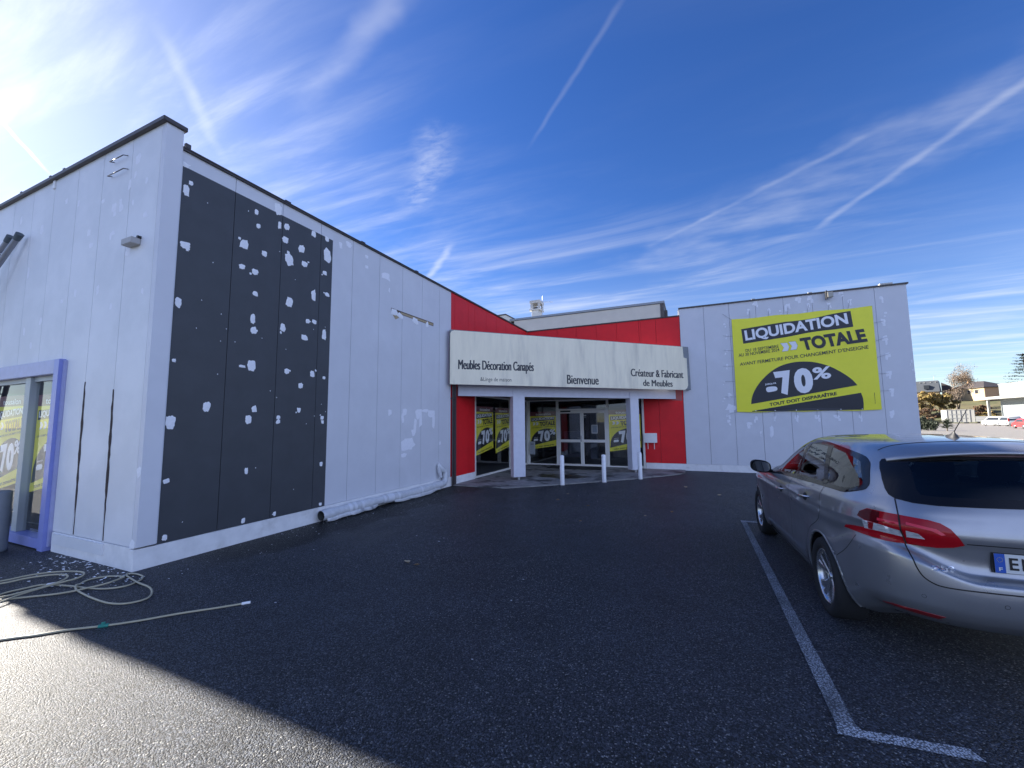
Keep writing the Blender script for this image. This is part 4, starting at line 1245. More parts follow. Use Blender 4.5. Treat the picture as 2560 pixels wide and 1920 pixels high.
# ================================================================== THE SILVER CAR
CAR_LOC, CAR_RZ = Vector((7.79, -10.50, 0)), R(2.8)
def spl(tab, x):
    """smooth interpolation through rows (key, values...)"""
    n = len(tab)
    i = 0
    while i < n - 2 and x > tab[i + 1][0]:
        i += 1
    a, b = tab[i], tab[i + 1]
    p, q = tab[max(0, i - 1)], tab[min(n - 1, i + 2)]
    h = b[0] - a[0]
    t = min(1, max(0, (x - a[0]) / h))
    out = []
    for k in range(1, len(a)):
        d = (b[k] - a[k]) / h
        da = (a[k] - p[k]) / (a[0] - p[0]) if i > 0 else d
        db = (q[k] - b[k]) / (q[0] - b[0]) if i < n - 2 else d
        ma = 0 if da * d <= 0 else 2 * da * d / (da + d)
        mb_ = 0 if db * d <= 0 else 2 * db * d / (db + d)
        t2, t3 = t * t, t * t * t
        out.append(a[k] * (2 * t3 - 3 * t2 + 1) + ma * h * (t3 - 2 * t2 + t) + b[k] * (3 * t2 - 2 * t3) + mb_ * h * (t3 - t2))
    return out
#        v     z      y_front y_rear  halfwidth  n    bow
LEV = [(0.0,  0.165,  3.36,  -0.70,  0.76,  4.0, .05),
       (0.6,  0.190,  3.46,  -0.80,  0.82,  4.5, .05),
       (1.4,  0.300,  3.56,  -0.920, 0.872, 5.0, .07),
       (2.2,  0.430,  3.60,  -0.965, 0.890, 5.2, .08),
       (3.0,  0.560,  3.605, -0.980, 0.898, 5.2, .08),
       (3.5,  0.615,  3.60,  -0.975, 0.899, 5.2, .08),
       (3.8,  0.640,  3.60,  -0.945, 0.899, 5.2, .08),
       (4.1,  0.660,  3.595, -0.905, 0.898, 5.2, .08),
       (4.6,  0.720,  3.58,  -0.890, 0.897, 5.2, .08),
       (5.2,  0.800,  3.55,  -0.905, 0.900, 5.2, .08),
       (5.8,  0.870,  3.50,  -0.935, 0.900, 5.2, .09),
       (6.1,  0.900,  3.40,  -0.930, 0.895, 5.2, .09),
       (6.7,  0.960,  3.05,  -0.905, 0.872, 5.2, .10),
       (7.3,  1.010,  2.60,  -0.880, 0.832, 5.2, .10),
       (7.8,  1.055,  2.30,  -0.855, 0.796, 5.2, .10),
       (8.6,  1.150,  2.08,  -0.800, 0.752, 5.0, .10),
       (9.4,  1.250,  1.84,  -0.735, 0.705, 4.8, .10),
       (10.2, 1.350,  1.57,  -0.665, 0.645, 4.6, .10),
       (10.7, 1.405,  1.38,  -0.625, 0.590, 4.4, .10),
       (11.1, 1.435,  1.18,  -0.570, 0.510, 4.0, .10),
       (11.5, 1.452,  0.95,  -0.480, 0.390, 3.4, .08),
       (12.0, 1.462,  0.55,  -0.300, 0.200, 3.0, .05),
       (12.4, 1.465,  0.20,  -0.100, 0.010, 2.6, .0)]
ZS = 1.035
def sstep(a, b, x):
    t = min(1, max(0, (x - a) / (b - a)))
    return t * t * (3 - 2 * t)
NV, NTH = 190, 210
def car_point(v, th):
    z, yf, yr, wd, n, bow = spl(LEV, v)
    yc, a = (yf + yr) / 2, (yf - yr) / 2
    c, s = math.cos(th), math.sin(th)
    x = -wd * abs(c) ** (2 / n)
    q = a * math.copysign(abs(s) ** (2 / n), s)
    y = yc + q
    e = 1 - (x / wd) ** 2 if wd > 0 else 1
    if s < 0:
        y += bow * (1 - e) * abs(s) ** 2
    else:
        y -= 0.16 * (1 - e) * abs(s) ** 2
    # belt line rises and roof line falls towards the tail
    k = sstep(0.80, 1.0, z) * (1 - sstep(1.15, 1.35, z))
    z += k * 0.018 * (0.7 - y)
    kr = sstep(1.2, 1.42, z)
    z -= kr * (0.030 * max(0, (0.7 - y)) ** 2 * 0.55 + 0.045 * max(0, y - 0.9) ** 2)
    # the bumper ledge sweeps up towards the lamps at the corner
    rear = sstep(-0.15, -0.55, y)
    am = max(0, 1 - abs(z - 0.66) / 0.24)
    z += rear * 0.135 * am * sstep(0.34, 0.74, abs(x))
    # the valance lifts behind the rear wheels
    lowk = 1 - sstep(0.17, 0.56, z)
    z += lowk * (0.115 * sstep(-0.25, -0.62, y) + 0.10 * sstep(3.0, 3.5, y))
    # waist crease along the doors
    if s > -0.999 and abs(x) > 0.6:
        x -= 0.006 * math.exp(-((z - 0.80 - 0.012 * (1 - y)) / 0.035) ** 2)
        x += 0.010 * math.exp(-((z - 0.60) / 0.10) ** 2) * sstep(-0.1, 0.6, y)
        # flared arches
        for ya in (0.0, 2.73):
            d = math.hypot(y - ya, z - 0.316)
            x -= 0.016 * math.exp(-((d - 0.36) / 0.10) ** 2) * sstep(0.95, 0.7, z)
    return Vector((x, y, z * ZS))
def th_list():
    """angles spaced evenly along the outline, tail (-90) to nose (+90)"""
    n, wd, a = 5.2, 0.9, 2.29
    T = [-math.pi / 2 + math.pi * i / 4000 for i in range(4001)]
    acc, L = 0, [0]
    f = lambda th: (wd * abs(math.cos(th)) ** (2 / n), a * math.copysign(abs(math.sin(th)) ** (2 / n), math.sin(th)))
    p = f(T[0])
    for t in T[1:]:
        q = f(t)
        acc += math.hypot(q[0] - p[0], q[1] - p[1])
        L.append(acc)
        p = q
    out, j = [], 0
    for i in range(NTH + 1):
        tgt = acc * i / NTH
        while j < 4000 and L[j + 1] < tgt:
            j += 1
        d = L[j + 1] - L[j] if j < 4000 else 1
        out.append(T[j] + (T[min(j + 1, 4000)] - T[j]) * ((tgt - L[j]) / d if d > 0 else 0))
    return out
TH = th_list()
VV = [12.4 * i / NV for i in range(NV + 1)]
grid = [[car_point(v, t) for t in TH] for v in VV]
def full_body():
    vs, fcs = [], []
    M = NTH + 1
    for row in grid:
        vs += row
    for row in grid:
        vs += [Vector((-p.x, p.y, p.z)) for p in row]
    off = len(grid) * M
    for i in range(NV):
        for j in range(NTH):
            a = i * M + j
            fcs.append((a, a + M, a + M + 1, a + 1))
            fcs.append((off + a, off + a + 1, off + a + M + 1, off + a + M))
    # weld the centre line
    bm = bmesh.new()
    bv = [bm.verts.new(v) for v in vs]
    for f in fcs:
        try:
            bm.faces.new([bv[i] for i in f])
        except ValueError:
            pass
    bmesh.ops.remove_doubles(bm, verts=bm.verts[:], dist=0.0008)
    bmesh.ops.recalc_face_normals(bm, faces=bm.faces[:])
    return bm
def inpoly(pt, poly):
    x, y = pt
    r = False
    j = len(poly) - 1
    for i in range(len(poly)):
        xi, yi = poly[i]
        xj, yj = poly[j]
        if (yi > y) != (yj > y) and x < (xj - xi) * (y - yi) / (yj - yi) + xi:
            r = not r
        j = i
    return r
_bm = full_body()
BODY = BVHTree.FromBMesh(_bm)
_bm.free()
AX = {'side': (Vector((1, 0, 0)), Vector((0, 1, 0))), 'rear': (Vector((0, 1, 0)), Vector((1, 0, 0))),
      'front': (Vector((0, -1, 0)), Vector((1, 0, 0))), 'corner': (Vector((0.62, 0.785, 0)), Vector((0.785, -0.62, 0))),
      'top': None}
def surf(u, z, view):
    """the point of the body skin seen square-on at (u, z)"""
    D, U = AX[view]
    o = U * u + Vector((0, 0, z)) - D * 6
    h = BODY.ray_cast(o, D)
    if h[0] is None:
        h = BODY.find_nearest(U * u + Vector((0, 0, z)) - D * 0.9)
    n = h[1]
    if n.dot(D) > 0:
        n = -n
    return h[0], n
def dense(poly, st):
    out = []
    for i, p in enumerate(poly):
        q = poly[(i + 1) % len(poly)]
        k = max(1, int(math.hypot(q[0] - p[0], q[1] - p[1]) / st))
        out += [(p[0] + (q[0] - p[0]) * j / k, p[1] + (q[1] - p[1]) * j / k) for j in range(k)]
    return out
def smooth_poly(pts, n=4):
    return [(p.x, p.y) for p in catmull([(a, b, 0) for a, b in pts], n, True)]
def skin(mb, poly, view, off, m, holes=(), st=0.03, rim=0.0, mirror=(1,), smooth=True):
    """a panel that follows the body skin inside a 2D outline"""
    poly = dense(poly, st)
    holes = [dense(h, st) for h in holes]
    pts = [Vector(p) for p in poly]
    ed = [(i, (i + 1) % len(poly)) for i in range(len(poly))]
    for h in holes:
        o = len(pts)
        pts += [Vector(p) for p in h]
        ed += [(o + i, o + (i + 1) % len(h)) for i in range(len(h))]
    xs, ys = [p[0] for p in poly], [p[1] for p in poly]
    x = min(xs) + st / 2
    while x < max(xs):
        y = min(ys) + st / 2
        while y < max(ys):
            if inpoly((x, y), poly) and not any(inpoly((x, y), h) for h in holes):
                pts.append(Vector((x, y)))
            y += st
        x += st
    r = geometry.delaunay_2d_cdt(pts, ed, [], 0, 1e-6)
    V2 = r[0]
    S = [surf(v.x, v.y, view) for v in V2]
    tri = []
    for f in r[2]:
        c = sum((V2[i] for i in f), Vector((0, 0))) / len(f)
        if inpoly(c, poly) and not any(inpoly(c, h) for h in holes):
            tri.append(tuple(f))
    for sgn in mirror:
        vs = [Vector(((p + n * off).x * sgn, (p + n * off).y, (p + n * off).z)) for p, n in S]
        mb.add(vs, tri if sgn > 0 else [t[::-1] for t in tri], m, smooth)
        if rim > 0:
            lp = [surf(a, b, view) for a, b in poly]
            n_ = len(lp)
            vs = []
            for p, n in lp:
                for o_ in (off, off - rim):
                    q = p + n * o_
                    vs.append((q.x * sgn, q.y, q.z))
            mb.add(vs, [(2 * i, 2 * ((i + 1) % n_), 2 * ((i + 1) % n_) + 1, 2 * i + 1) for i in range(n_)], m)
    return mb
def seam(mb, pts, view, m, wd=0.0035, off=0.0012, mirror=(1,), closed=False):
    """a thin shut line drawn along the skin"""
    P2 = [(p.x, p.y) for p in catmull([(a, b, 0) for a, b in pts], 8, closed)]
    S = [surf(a, b, view) for a, b in P2]
    for sgn in mirror:
        vs = []
        for i, (p, n) in enumerate(S):
            t = S[min(i + 1, len(S) - 1)][0] - S[max(i - 1, 0)][0]
            w_ = n.cross(t)
            if w_.length < 1e-6:
                w_ = Vector((0, 0, 1))
            w_.normalize()
            for k in (-1, 1):
                q = p + w_ * wd * k + n * off
                vs.append((q.x * sgn, q.y, q.z))
        mb.add(vs, [(2 * i, 2 * i + 1, 2 * i + 3, 2 * i + 2) for i in range(len(S) - 1)], m)
    return mb

def car_paint(name, col, metal=0.7, rough=0.3):
    m = bpy.data.materials.new(name)
    m.use_nodes = True
    n = NT(m.node_tree)
    b = n.node('ShaderNodeBsdfPrincipled')
    p = n.obj()
    fl = n.rng(n.noise(p, 900.0, 2), 0.3, 0.7, 0.92, 1.08)
    dirt = n.rng(n.noise(p, 6.0, 6, 0.65), 0.35, 0.8, 0.0, 0.10)
    n.put(b.inputs['Base Color'], n.mix(dirt, n.vmath('SCALE', col, None, fl), (0.20, 0.19, 0.17, 1)))
    b.inputs['Metallic'].default_value = metal
    n.put(b.inputs['Roughness'], n.rng(n.noise(p, 9.0, 5), 0.3, 0.7, rough - .03, rough + .05))
    b.inputs['Coat Weight'].default_value = 1.0
    b.inputs['Coat Roughness'].default_value = 0.02
    b.inputs['Coat IOR'].default_value = 1.6
    o = n.node('ShaderNodeOutputMaterial')
    n.put(o.inputs[0], b.outputs[0])
    return m
PAINT = car_paint('silver_grey_paint', (0.33, 0.335, 0.35), 0.6, 0.3)
TRIM = mat('black_window_trim', (0.008, 0.008, 0.010), 0.10, spec=0.28)
RUB = mat('rubber_shut_line', (0.006, 0.006, 0.007), 0.6)
CABIN = mat('dark_cabin_cloth', (0.028, 0.028, 0.031), 0.85, var=0.2, vscale=12)
TYRE = mat('tyre_rubber', (0.016, 0.016, 0.017), 0.8, bump=0.2, bscale=60)
ALLOY = mat('alloy_rim', (0.60, 0.60, 0.61), 0.22, 0.9)
ALLOYD = mat('alloy_pocket', (0.02, 0.02, 0.022), 0.4)
CHROME = mat('chrome', (0.75, 0.75, 0.76), 0.08, 1.0)
CARGLASS = glass_mat('car_side_glass', (0.30, 0.34, 0.34), 1.55, 1.5)
REARGLASS = glass_mat('car_rear_glass', (0.16, 0.19, 0.21), 1.45, 0.6)
LRED = mat('lamp_red', (0.36, 0.006, 0.012), 0.08, spec=0.35)
LREDB = mat('lamp_bright_red', (0.70, 0.04, 0.07), 0.1, spec=0.35)
LDARK = mat('lamp_dark_red', (0.09, 0.003, 0.006), 0.08, spec=0.35)
LCLR = mat('lamp_clear', (0.72, 0.73, 0.75), 0.15, 0.3, coat=1.0, var=0.5, vscale=30, stretch=(0.3, 0.3, 2.5))
LREDL = mat('reflector_red', (0.30, 0.008, 0.012), 0.3, coat=0.6)

DLO = smooth_poly([(2.00, 0.985), (1.74, 1.145), (1.44, 1.29), (1.18, 1.392), (0.98, 1.436), (0.64, 1.436), (0.36, 1.421), (0.0, 1.396), (-0.27, 1.368), (-0.37, 1.338), (-0.435, 1.293), (-0.515, 1.19), (-0.525, 1.150), (-0.495, 1.120), (-0.32, 1.076), (-0.13, 1.070), (0.285, 1.056), (0.70, 1.036), (1.0, 1.024), (1.4, 1.005), (1.84, 0.975)], 3)
G_F = [(1.80, 1.035), (1.62, 1.150), (1.40, 1.262), (1.22, 1.345), (1.13, 1.375), (1.045, 1.388), (0.985, 1.063), (1.45, 1.036)]
G_R = [(0.905, 1.070), (0.965, 1.395), (0.62, 1.400), (0.455, 1.392), (0.145, 1.094), (0.50, 1.085)]
G_Q = smooth_poly([(0.33, 1.385), (0.31, 1.388), (0.0, 1.362), (-0.27, 1.325), (-0.345, 1.285), (-0.455, 1.185), (-0.462, 1.155), (-0.44, 1.142), (-0.30, 1.107), (-0.02, 1.100), (0.04, 1.100), (0.055, 1.105)], 3)
WIN_L = [(-0.592, 1.352), (-0.61, 1.33), (-0.63, 1.287), (-0.648, 1.219), (-0.657, 1.157), (-0.655, 1.122), (-0.637, 1.102), (-0.569, 1.087), (-0.458, 1.083), (-0.283, 1.087), (-0.1, 1.092)]
WIN_T = [(0.0, 1.418), (-0.232, 1.410), (-0.454, 1.385), (-0.56, 1.362)]
REARW = [(a, b) for a, b in WIN_T + WIN_L] + [(0, 1.094)] + [(-a, b) for a, b in reversed(WIN_L)] + [(-a, b) for a, b in reversed(WIN_T[1:])]
RG = smooth_poly([(-0.45, 1.352), (-0.495, 1.33), (-0.505, 1.29), (-0.525, 1.185), (-0.52, 1.155), (-0.49, 1.138), (-0.25, 1.140), (0, 1.143), (0.25, 1.140), (0.49, 1.138), (0.52, 1.155), (0.525, 1.185), (0.505, 1.29), (0.495, 1.33), (0.45, 1.352), (0.2, 1.372), (0, 1.375), (-0.2, 1.372)], 3)
WSC = [(-0.66, 1.07), (0.66, 1.07), (0.60, 1.25), (0.52, 1.385), (0.25, 1.405), (0, 1.41), (-0.25, 1.405), (-0.52, 1.385), (-0.60, 1.25)]

car = thing('parked_car', 'silver grey estate car parked in the bay, seen from behind', 'car')
def cbuild(mb, name, parent=None):
    o = mb.build(name)
    o.parent = parent or car
    return o
# --- body shell with real openings for glass and wheels
def cut_vertex(p):
    x, y, z = p
    if p.x == 0:
        x = -1e-4
    if -0.6 < y < 2.1 and z > 0.98 and abs(x) > 0.5 and any(inpoly((y, z), g_) for g_ in (G_F, G_R, G_Q)):
        return True
    if y < 0 and z > 1.05 and inpoly((x, z), RG):
        return True
    if y > 0.9 and z > 1.05 and inpoly((x, z), WSC) and abs(x) < 0.62:
        return True
    for ya in (0.0, 2.73):
        if abs(x) > 0.5 and z < 0.75 and math.hypot(y - ya, z - 0.320) < 0.356:
            return True
    return False
bdy = MB()
bm = full_body()
dead = [f for f in bm.faces if any(cut_vertex(v.co) for v in f.verts)]
bmesh.ops.delete(bm, geom=dead, context='FACES')
bmesh.ops.recalc_face_normals(bm, faces=bm.faces[:])
top = max(bm.faces, key=lambda f: f.calc_center_median().z)
if top.normal.z < 0:
    bmesh.ops.reverse_faces(bm, faces=bm.faces[:])
bm.normal_update()
lin = [(v.co - v.normal * 0.022) for v in bm.verts]
bm.verts.index_update()
lf = [[v.index for v in reversed(f.verts)] for f in bm.faces]
bdy.bm(bm, PAINT, True)
bdy.add(lin, lf, CABIN, True)
cbuild(bdy, 'body')
# --- glass and trim
for sgn in (-1, 1):
    t = MB()
    skin(t, DLO, 'side', 0.003, TRIM, (G_F, G_R, G_Q), 0.03, 0.005, (1 if sgn < 0 else -1,))
    o = cbuild(t, 'window_trim')
    for g_ in (G_F, G_R, G_Q):
        q = MB()
        skin(q, [(a, b) for a, b in g_], 'side', 0.0012, CARGLASS, (), 0.04, 0, (1 if sgn < 0 else -1,))
        cbuild(q, 'side_window')
t = MB()
skin(t, REARW, 'rear', 0.003, TRIM, (RG,), 0.03, 0.004)
skin(t, [(-0.34, 1.40), (-0.2, 1.404), (0.2, 1.404), (0.34, 1.40), (0.33, 1.391), (-0.33, 1.391)], 'rear', 0.006, mat('high_brake_lamp', (0.16, 0.10, 0.10), 0.2), (), 0.04)
rw = cbuild(t, 'rear_window_frame')
q = MB()
skin(q, RG, 'rear', 0.0015, REARGLASS, (), 0.04)
cbuild(q, 'rear_window')
q = MB()
skin(q, [(a * 1.02, b) for a, b in WSC], 'front', 0.003, CARGLASS, (), 0.05)
cbuild(q, 'windscreen')
# wiper
q = MB()
p0, n0 = surf(0.0, 1.118, 'rear')
q.lathe([(0.02, 0.0), (0.018, -0.025), (0.0, -0.028)], PLAST, tuple(p0), 'Y', 12)
a = [surf(u, 1.122 + .012 * u, 'rear') for u in (0, .12, .25, .38, .46)]
q.tube([p + n * 0.022 for p, n in a], [.010, .009, .007, .005, .004], PLAST, 8)
cbuild(q, 'rear_wiper')
# --- spoiler over the rear window
sp_ = MB()
nu = 36
vs, fcs = [], []
for i in range(nu + 1):
    s = -1 + 2 * i / nu
    u = 0.585 * s
    zl = 1.418 - 0.062 * s * s - 0.012 * s ** 6
    p, n = surf(u, zl, 'rear')
    lip = p + Vector((0, -0.050 * (1 - 0.5 * s ** 4), 0.004))
    ys = -0.425 + 0.06 * s ** 4
    up_ = BODY.ray_cast(Vector((u * 0.985, ys, 3)), Vector((0, 0, -1)))[0]
    mid = up_.lerp(lip, 0.5) + Vector((0, 0, 0.018 * (1 - .6 * s ** 4)))
    q3 = up_.lerp(lip, 0.82) + Vector((0, 0, 0.013 * (1 - .6 * s ** 4)))
    vs += [up_ + Vector((0, 0, 0.0015)), up_.lerp(mid, .5) + Vector((0, 0, .006)), mid, q3, lip + Vector((0, 0.002, 0.002)), lip + Vector((0, 0.006, -0.010)), p + Vector((0, 0.03, -0.012))]
for i in range(nu):
    for j in range(6):
        a = i * 7 + j
        fcs.append((a, a + 1, a + 8, a + 7))
sp_.add(vs, fcs, PAINT, True)
cbuild(sp_, 'spoiler')
sm_ = MB()
P_ = [Vector(v) + Vector((0, 0.001, .001)) for v in vs[0::7]]
sm_.tube(P_, 0.003, RUB, 6)
cbuild(sm_, 'roof_shut_line')
# --- aerial
an_ = MB()
p = BODY.ray_cast(Vector((0, -0.10, 3)), Vector((0, 0, -1)))[0]
rows = []
for (h, a, b, dy) in ((0, .034, .062, 0), (.010, .029, .055, -.002), (.024, .018, .034, -.014), (.036, .009, .018, -.022), (.045, .005, .009, -.026)):
    rows.append([(p.x + a * math.cos(2 * math.pi * k / 16), p.y + dy + b * math.sin(2 * math.pi * k / 16), p.z + h - .003) for k in range(16)])
an_.add([v for r in rows for v in r], [(i * 16 + k, i * 16 + (k + 1) % 16, (i + 1) * 16 + (k + 1) % 16, (i + 1) * 16 + k) for i in range(4) for k in range(16)], PLAST, True)
an_.tube([(p.x, p.y - .026, p.z + .04), (p.x + 0.004, p.y - 0.20, p.z + 0.215)], [.004, .0022], PLAST, 8)
cbuild(an_, 'aerial')
# --- shut lines
TG = [(-0.637, 1.102), (-0.651, 1.009), (-0.650, 0.90), (-0.632, 0.81), (-0.632, 0.756), (-0.621, 0.696), (-0.597, 0.643), (-0.555, 0.612), (-0.51, 0.603), (-0.428, 0.603), (-0.309, 0.606), (-0.182, 0.608), (0.0, 0.609)]
sl_ = MB()
seam(sl_, TG + [(-a, b) for a, b in reversed(TG[:-1])], 'rear', RUB, 0.004, 0.0015)
for sg in (1, -1):
    mr = (sg,)
    seam(sl_, [(0.955, 1.03), (0.95, 0.80), (0.94, 0.55), (0.95, 0.30)], 'side', RUB, 0.003, 0.0012, mr)
    seam(sl_, [(2.02, 0.98), (2.06, 0.80), (2.08, 0.60), (2.04, 0.40), (2.0, 0.30)], 'side', RUB, 0.003, 0.0012, mr)
    seam(sl_, [(0.06, 1.075), (0.02, 1.0), (-0.02, 0.86), (0.06, 0.76), (0.25, 0.66), (0.38, 0.52), (0.44, 0.36), (0.46, 0.30)], 'side', RUB, 0.003, 0.0012, mr)
    seam(sl_, [(0.46, 0.295), (1.2, 0.288), (2.0, 0.288)], 'side', RUB, 0.003, 0.0012, mr)
    seam(sl_, [(-0.315, 0.58), (-0.42, 0.66), (-0.50, 0.74), (-0.54, 0.80)], 'side', RUB, 0.0022, 0.0012, mr)
seam(sl_, [(-0.12, 0.93), (0.12, 0.93)], 'rear', RUB, 0.002, 0.001)
seam(sl_, [(-0.375, 0.868), (-0.2, 0.870), (0.2, 0.870), (0.375, 0.868)], 'rear', RUB, 0.003, 0.0012)
cbuild(sl_, 'shut_line')
# --- tail lamps
def cz(pts):
    U = AX['corner'][1]
    return [(Vector((x, y, 0)).dot(U), z) for x, y, z in pts]
LAMP = cz([(-.762, -.626, 1.01), (-.698, -.729, 1.006), (-.652, -.776, 1.004), (-.594, -.82, .999), (-.53, -.854, .993), (-.48, -.877, .98), (-.443, -.896, .953), (-.413, -.908, .907), (-.384, -.897, .862), (-.431, -.877, .838), (-.496, -.853, .824), (-.619, -.793, .818), (-.718, -.722, .813), (-.776, -.625, .819), (-.818, -.508, .824), (-.841, -.414, .827), (-.838, -.443, .850), (-.817, -.513, .862), (-.784, -.601, .870), (-.787, -.622, .928), (-.805, -.569, .944), (-.793, -.579, .979)])
LCL = cz([(-.790, -.612, .926), (-.731, -.726, .922), (-.658, -.80, .908), (-.640, -.795, .868), (-.728, -.70, .873), (-.780, -.608, .869)])
LC2 = cz([(-.634, -.82, .914), (-.585, -.85, .905), (-.552, -.848, .874), (-.626, -.803, .869)])
LDK = cz([(-.803, -.569, .946), (-.792, -.580, .977), (-.763, -.628, 1.005), (-.718, -.70, 1.002), (-.738, -.715, .926), (-.785, -.628, .930)])
LPK = cz([(-.770, -.650, .924), (-.752, -.69, .923), (-.750, -.66, .874), (-.764, -.635, .874)])
LS1 = cz([(-.735, -.700, .962), (-.655, -.795, .955), (-.655, -.795, .940), (-.735, -.700, .945)])
LS2 = cz([(-.62, -.805, .965), (-.50, -.872, .945), (-.46, -.885, .915), (-.48, -.88, .910), (-.52, -.865, .930), (-.62, -.805, .950)])
LSM = cz([(-.652, -.78, 1.002), (-.646, -.785, 1.002), (-.626, -.795, .819), (-.632, -.79, .819)])
for sgn in (1, -1):
    t = MB()
    skin(t, LAMP, 'corner', 0.007, LRED, (), 0.03, 0.009, (sgn,))
    o = cbuild(t, 'tail_light')
    t = MB()
    skin(t, LCL, 'corner', 0.0095, LCLR, (), 0.03, 0.002, (sgn,))
    skin(t, LC2, 'corner', 0.0095, LCLR, (), 0.03, 0.002, (sgn,))
    cbuild(t, 'clear_lens', o)
    t = MB()
    skin(t, LDK, 'corner', 0.0092, LDARK, (), 0.03, 0.002, (sgn,))
    skin(t, LPK, 'corner', 0.0115, LREDL, (), 0.03, 0.001, (sgn,))
    skin(t, LS1, 'corner', 0.0092, LREDB, (), 0.03, 0.001, (sgn,))
    skin(t, LS2, 'corner', 0.0092, LREDB, (), 0.03, 0.001, (sgn,))
    skin(t, LSM, 'corner', 0.0125, RUB, (), 0.03, 0.001, (sgn,))
    cbuild(t, 'lens_insert', o)
# --- number plate and badge
pb = surf(0.0, 0.775, 'rear')[0]
PYL = pb.y - 0.004
tilt = 0.10
def pl_pt(x, z):
    return (x, PYL - 0.013 - 0.004, z)
PLW = mat('plate_white', (0.62, 0.63, 0.62), 0.35)
PLB = mat('plate_blue', (0.02, 0.09, 0.42), 0.35)
PLK = mat('plate_ink', (0.012, 0.012, 0.014), 0.4)
t = MB()
hw, z0, z1 = 0.262, 0.717, 0.829
def plate_strip(xa, xb, za, zb, m, h):
    n = 12
    vs, fc = [], []
    for i in range(n + 1):
        x = xa + (xb - xa) * i / n
        for z in (za, zb):
            q = pl_pt(x, z)
            vs.append((q[0], q[1] - h, q[2]))
    t.add(vs, [(2 * i, 2 * i + 2, 2 * i + 3, 2 * i + 1) for i in range(n)], m)
t.box(-hw - .004, hw + .004, PYL - .010, PYL + .03, z0 - .004, z1 + .004, PLAST)
plate_strip(-hw, hw, z0, z1, PLW, 0.0)
plate_strip(-hw, -hw + .048, z0, z1, PLB, 0.0015)
for s_, xa, xb in (('E', -.196, -.155), ('N', -.140, -.092)):
    vs_, fs_ = text_geo(s_, 0.02)
    vv = []
    for a, b in vs_:
        q = pl_pt(xa + (xb - xa) * a, .737 + .072 * b)
        vv.append((q[0], q[1] - .002, q[2]))
    t.add(vv, fs_, PLK)
vs_, fs_ = text_geo('F', 0.03)
vv = []
for a, b in vs_:
    q = pl_pt(-.246 + .017 * a, .728 + .022 * b)
    vv.append((q[0], q[1] - .003, q[2]))
t.add(vv, fs_, PLW)
for k in range(12):
    an0 = 2 * math.pi * k / 12
    q = pl_pt(-.238 + .013 * math.cos(an0), .795 + .013 * math.sin(an0))
    t.add([(q[0] - .002, q[1] - .003, q[2] - .002), (q[0] + .002, q[1] - .003, q[2] - .002), (q[0], q[1] - .003, q[2] + .0025)], [(0, 1, 2)], mat('plate_gold', (0.5, 0.4, 0.05), 0.4))
cbuild(t, 'number_plate')
t = MB()
for s_, u0 in (('3', -.56), ('0', -.515), ('8', -.47)):
    vs_, fs_ = text_geo(s_, 0.02)
    S = [surf(u0 + .036 * a, .692 + .026 * b, 'rear') for a, b in vs_]
    t.add([p + n * .004 for p, n in S], fs_, CHROME)
    be = {}
    for f in fs_:
        for i in range(len(f)):
            e = (f[i], f[(i + 1) % len(f)])
            if (e[1], e[0]) in be: be.pop((e[1], e[0]))
            else: be[e] = 1
    for (i, j) in be:
        t.add([S[i][0] + S[i][1] * .004, S[j][0] + S[j][1] * .004, S[j][0], S[i][0]], [(0, 1, 2, 3)], CHROME)
cbuild(t, 'model_badge')
# emblem lion left out: the tailgate carries only the boot handle strip
t = MB()
skin(t, [(-0.055, 0.935), (0.055, 0.935), (0.055, 0.985), (-0.055, 0.985)], 'rear', 0.004, CHROME, (), 0.03, 0.004)
cbuild(t, 'emblem_plate')
# --- bumper fittings
for sgn in (1, -1):
    t = MB()
    skin(t, [(-.725, .375), (-.70, .395), (-.62, .408), (-.50, .402), (-.515, .374), (-.62, .376)], 'rear', 0.003, LREDL, (), 0.03, 0.004, (sgn,))
    seam(t, [(-.735, .372), (-.70, .369), (-.62, .369), (-.50, .367)], 'rear', CHROME, 0.002, 0.004, (sgn,))
    cbuild(t, 'reflector')
for u, z in ((-.60, .521), (-.256, .535), (.256, .535), (.60, .521)):
    t = MB()
    p, n = surf(u, z, 'rear')
    q = n.to_track_quat('Z', 'Y')
    pts = [p + q @ Vector((.011 * math.cos(k * .3927), .011 * math.sin(k * .3927), .001)) for k in range(16)]
    t.tube(pts, .0012, RUB, 5, closed=True)
    t.add([p + n * .002] + [p + q @ Vector((.010 * math.cos(k * .3927), .010 * math.sin(k * .3927), .0015)) for k in range(16)], [(0, 1 + k, 1 + (k + 1) % 16) for k in range(16)], PAINT)
    cbuild(t, 'parking_sensor')
# dark valance under the tail
t = MB()
t.box(-0.80, 0.80, -0.2, 3.2, 0.15, 0.21, PLAST)
cbuild(t, 'underbody')
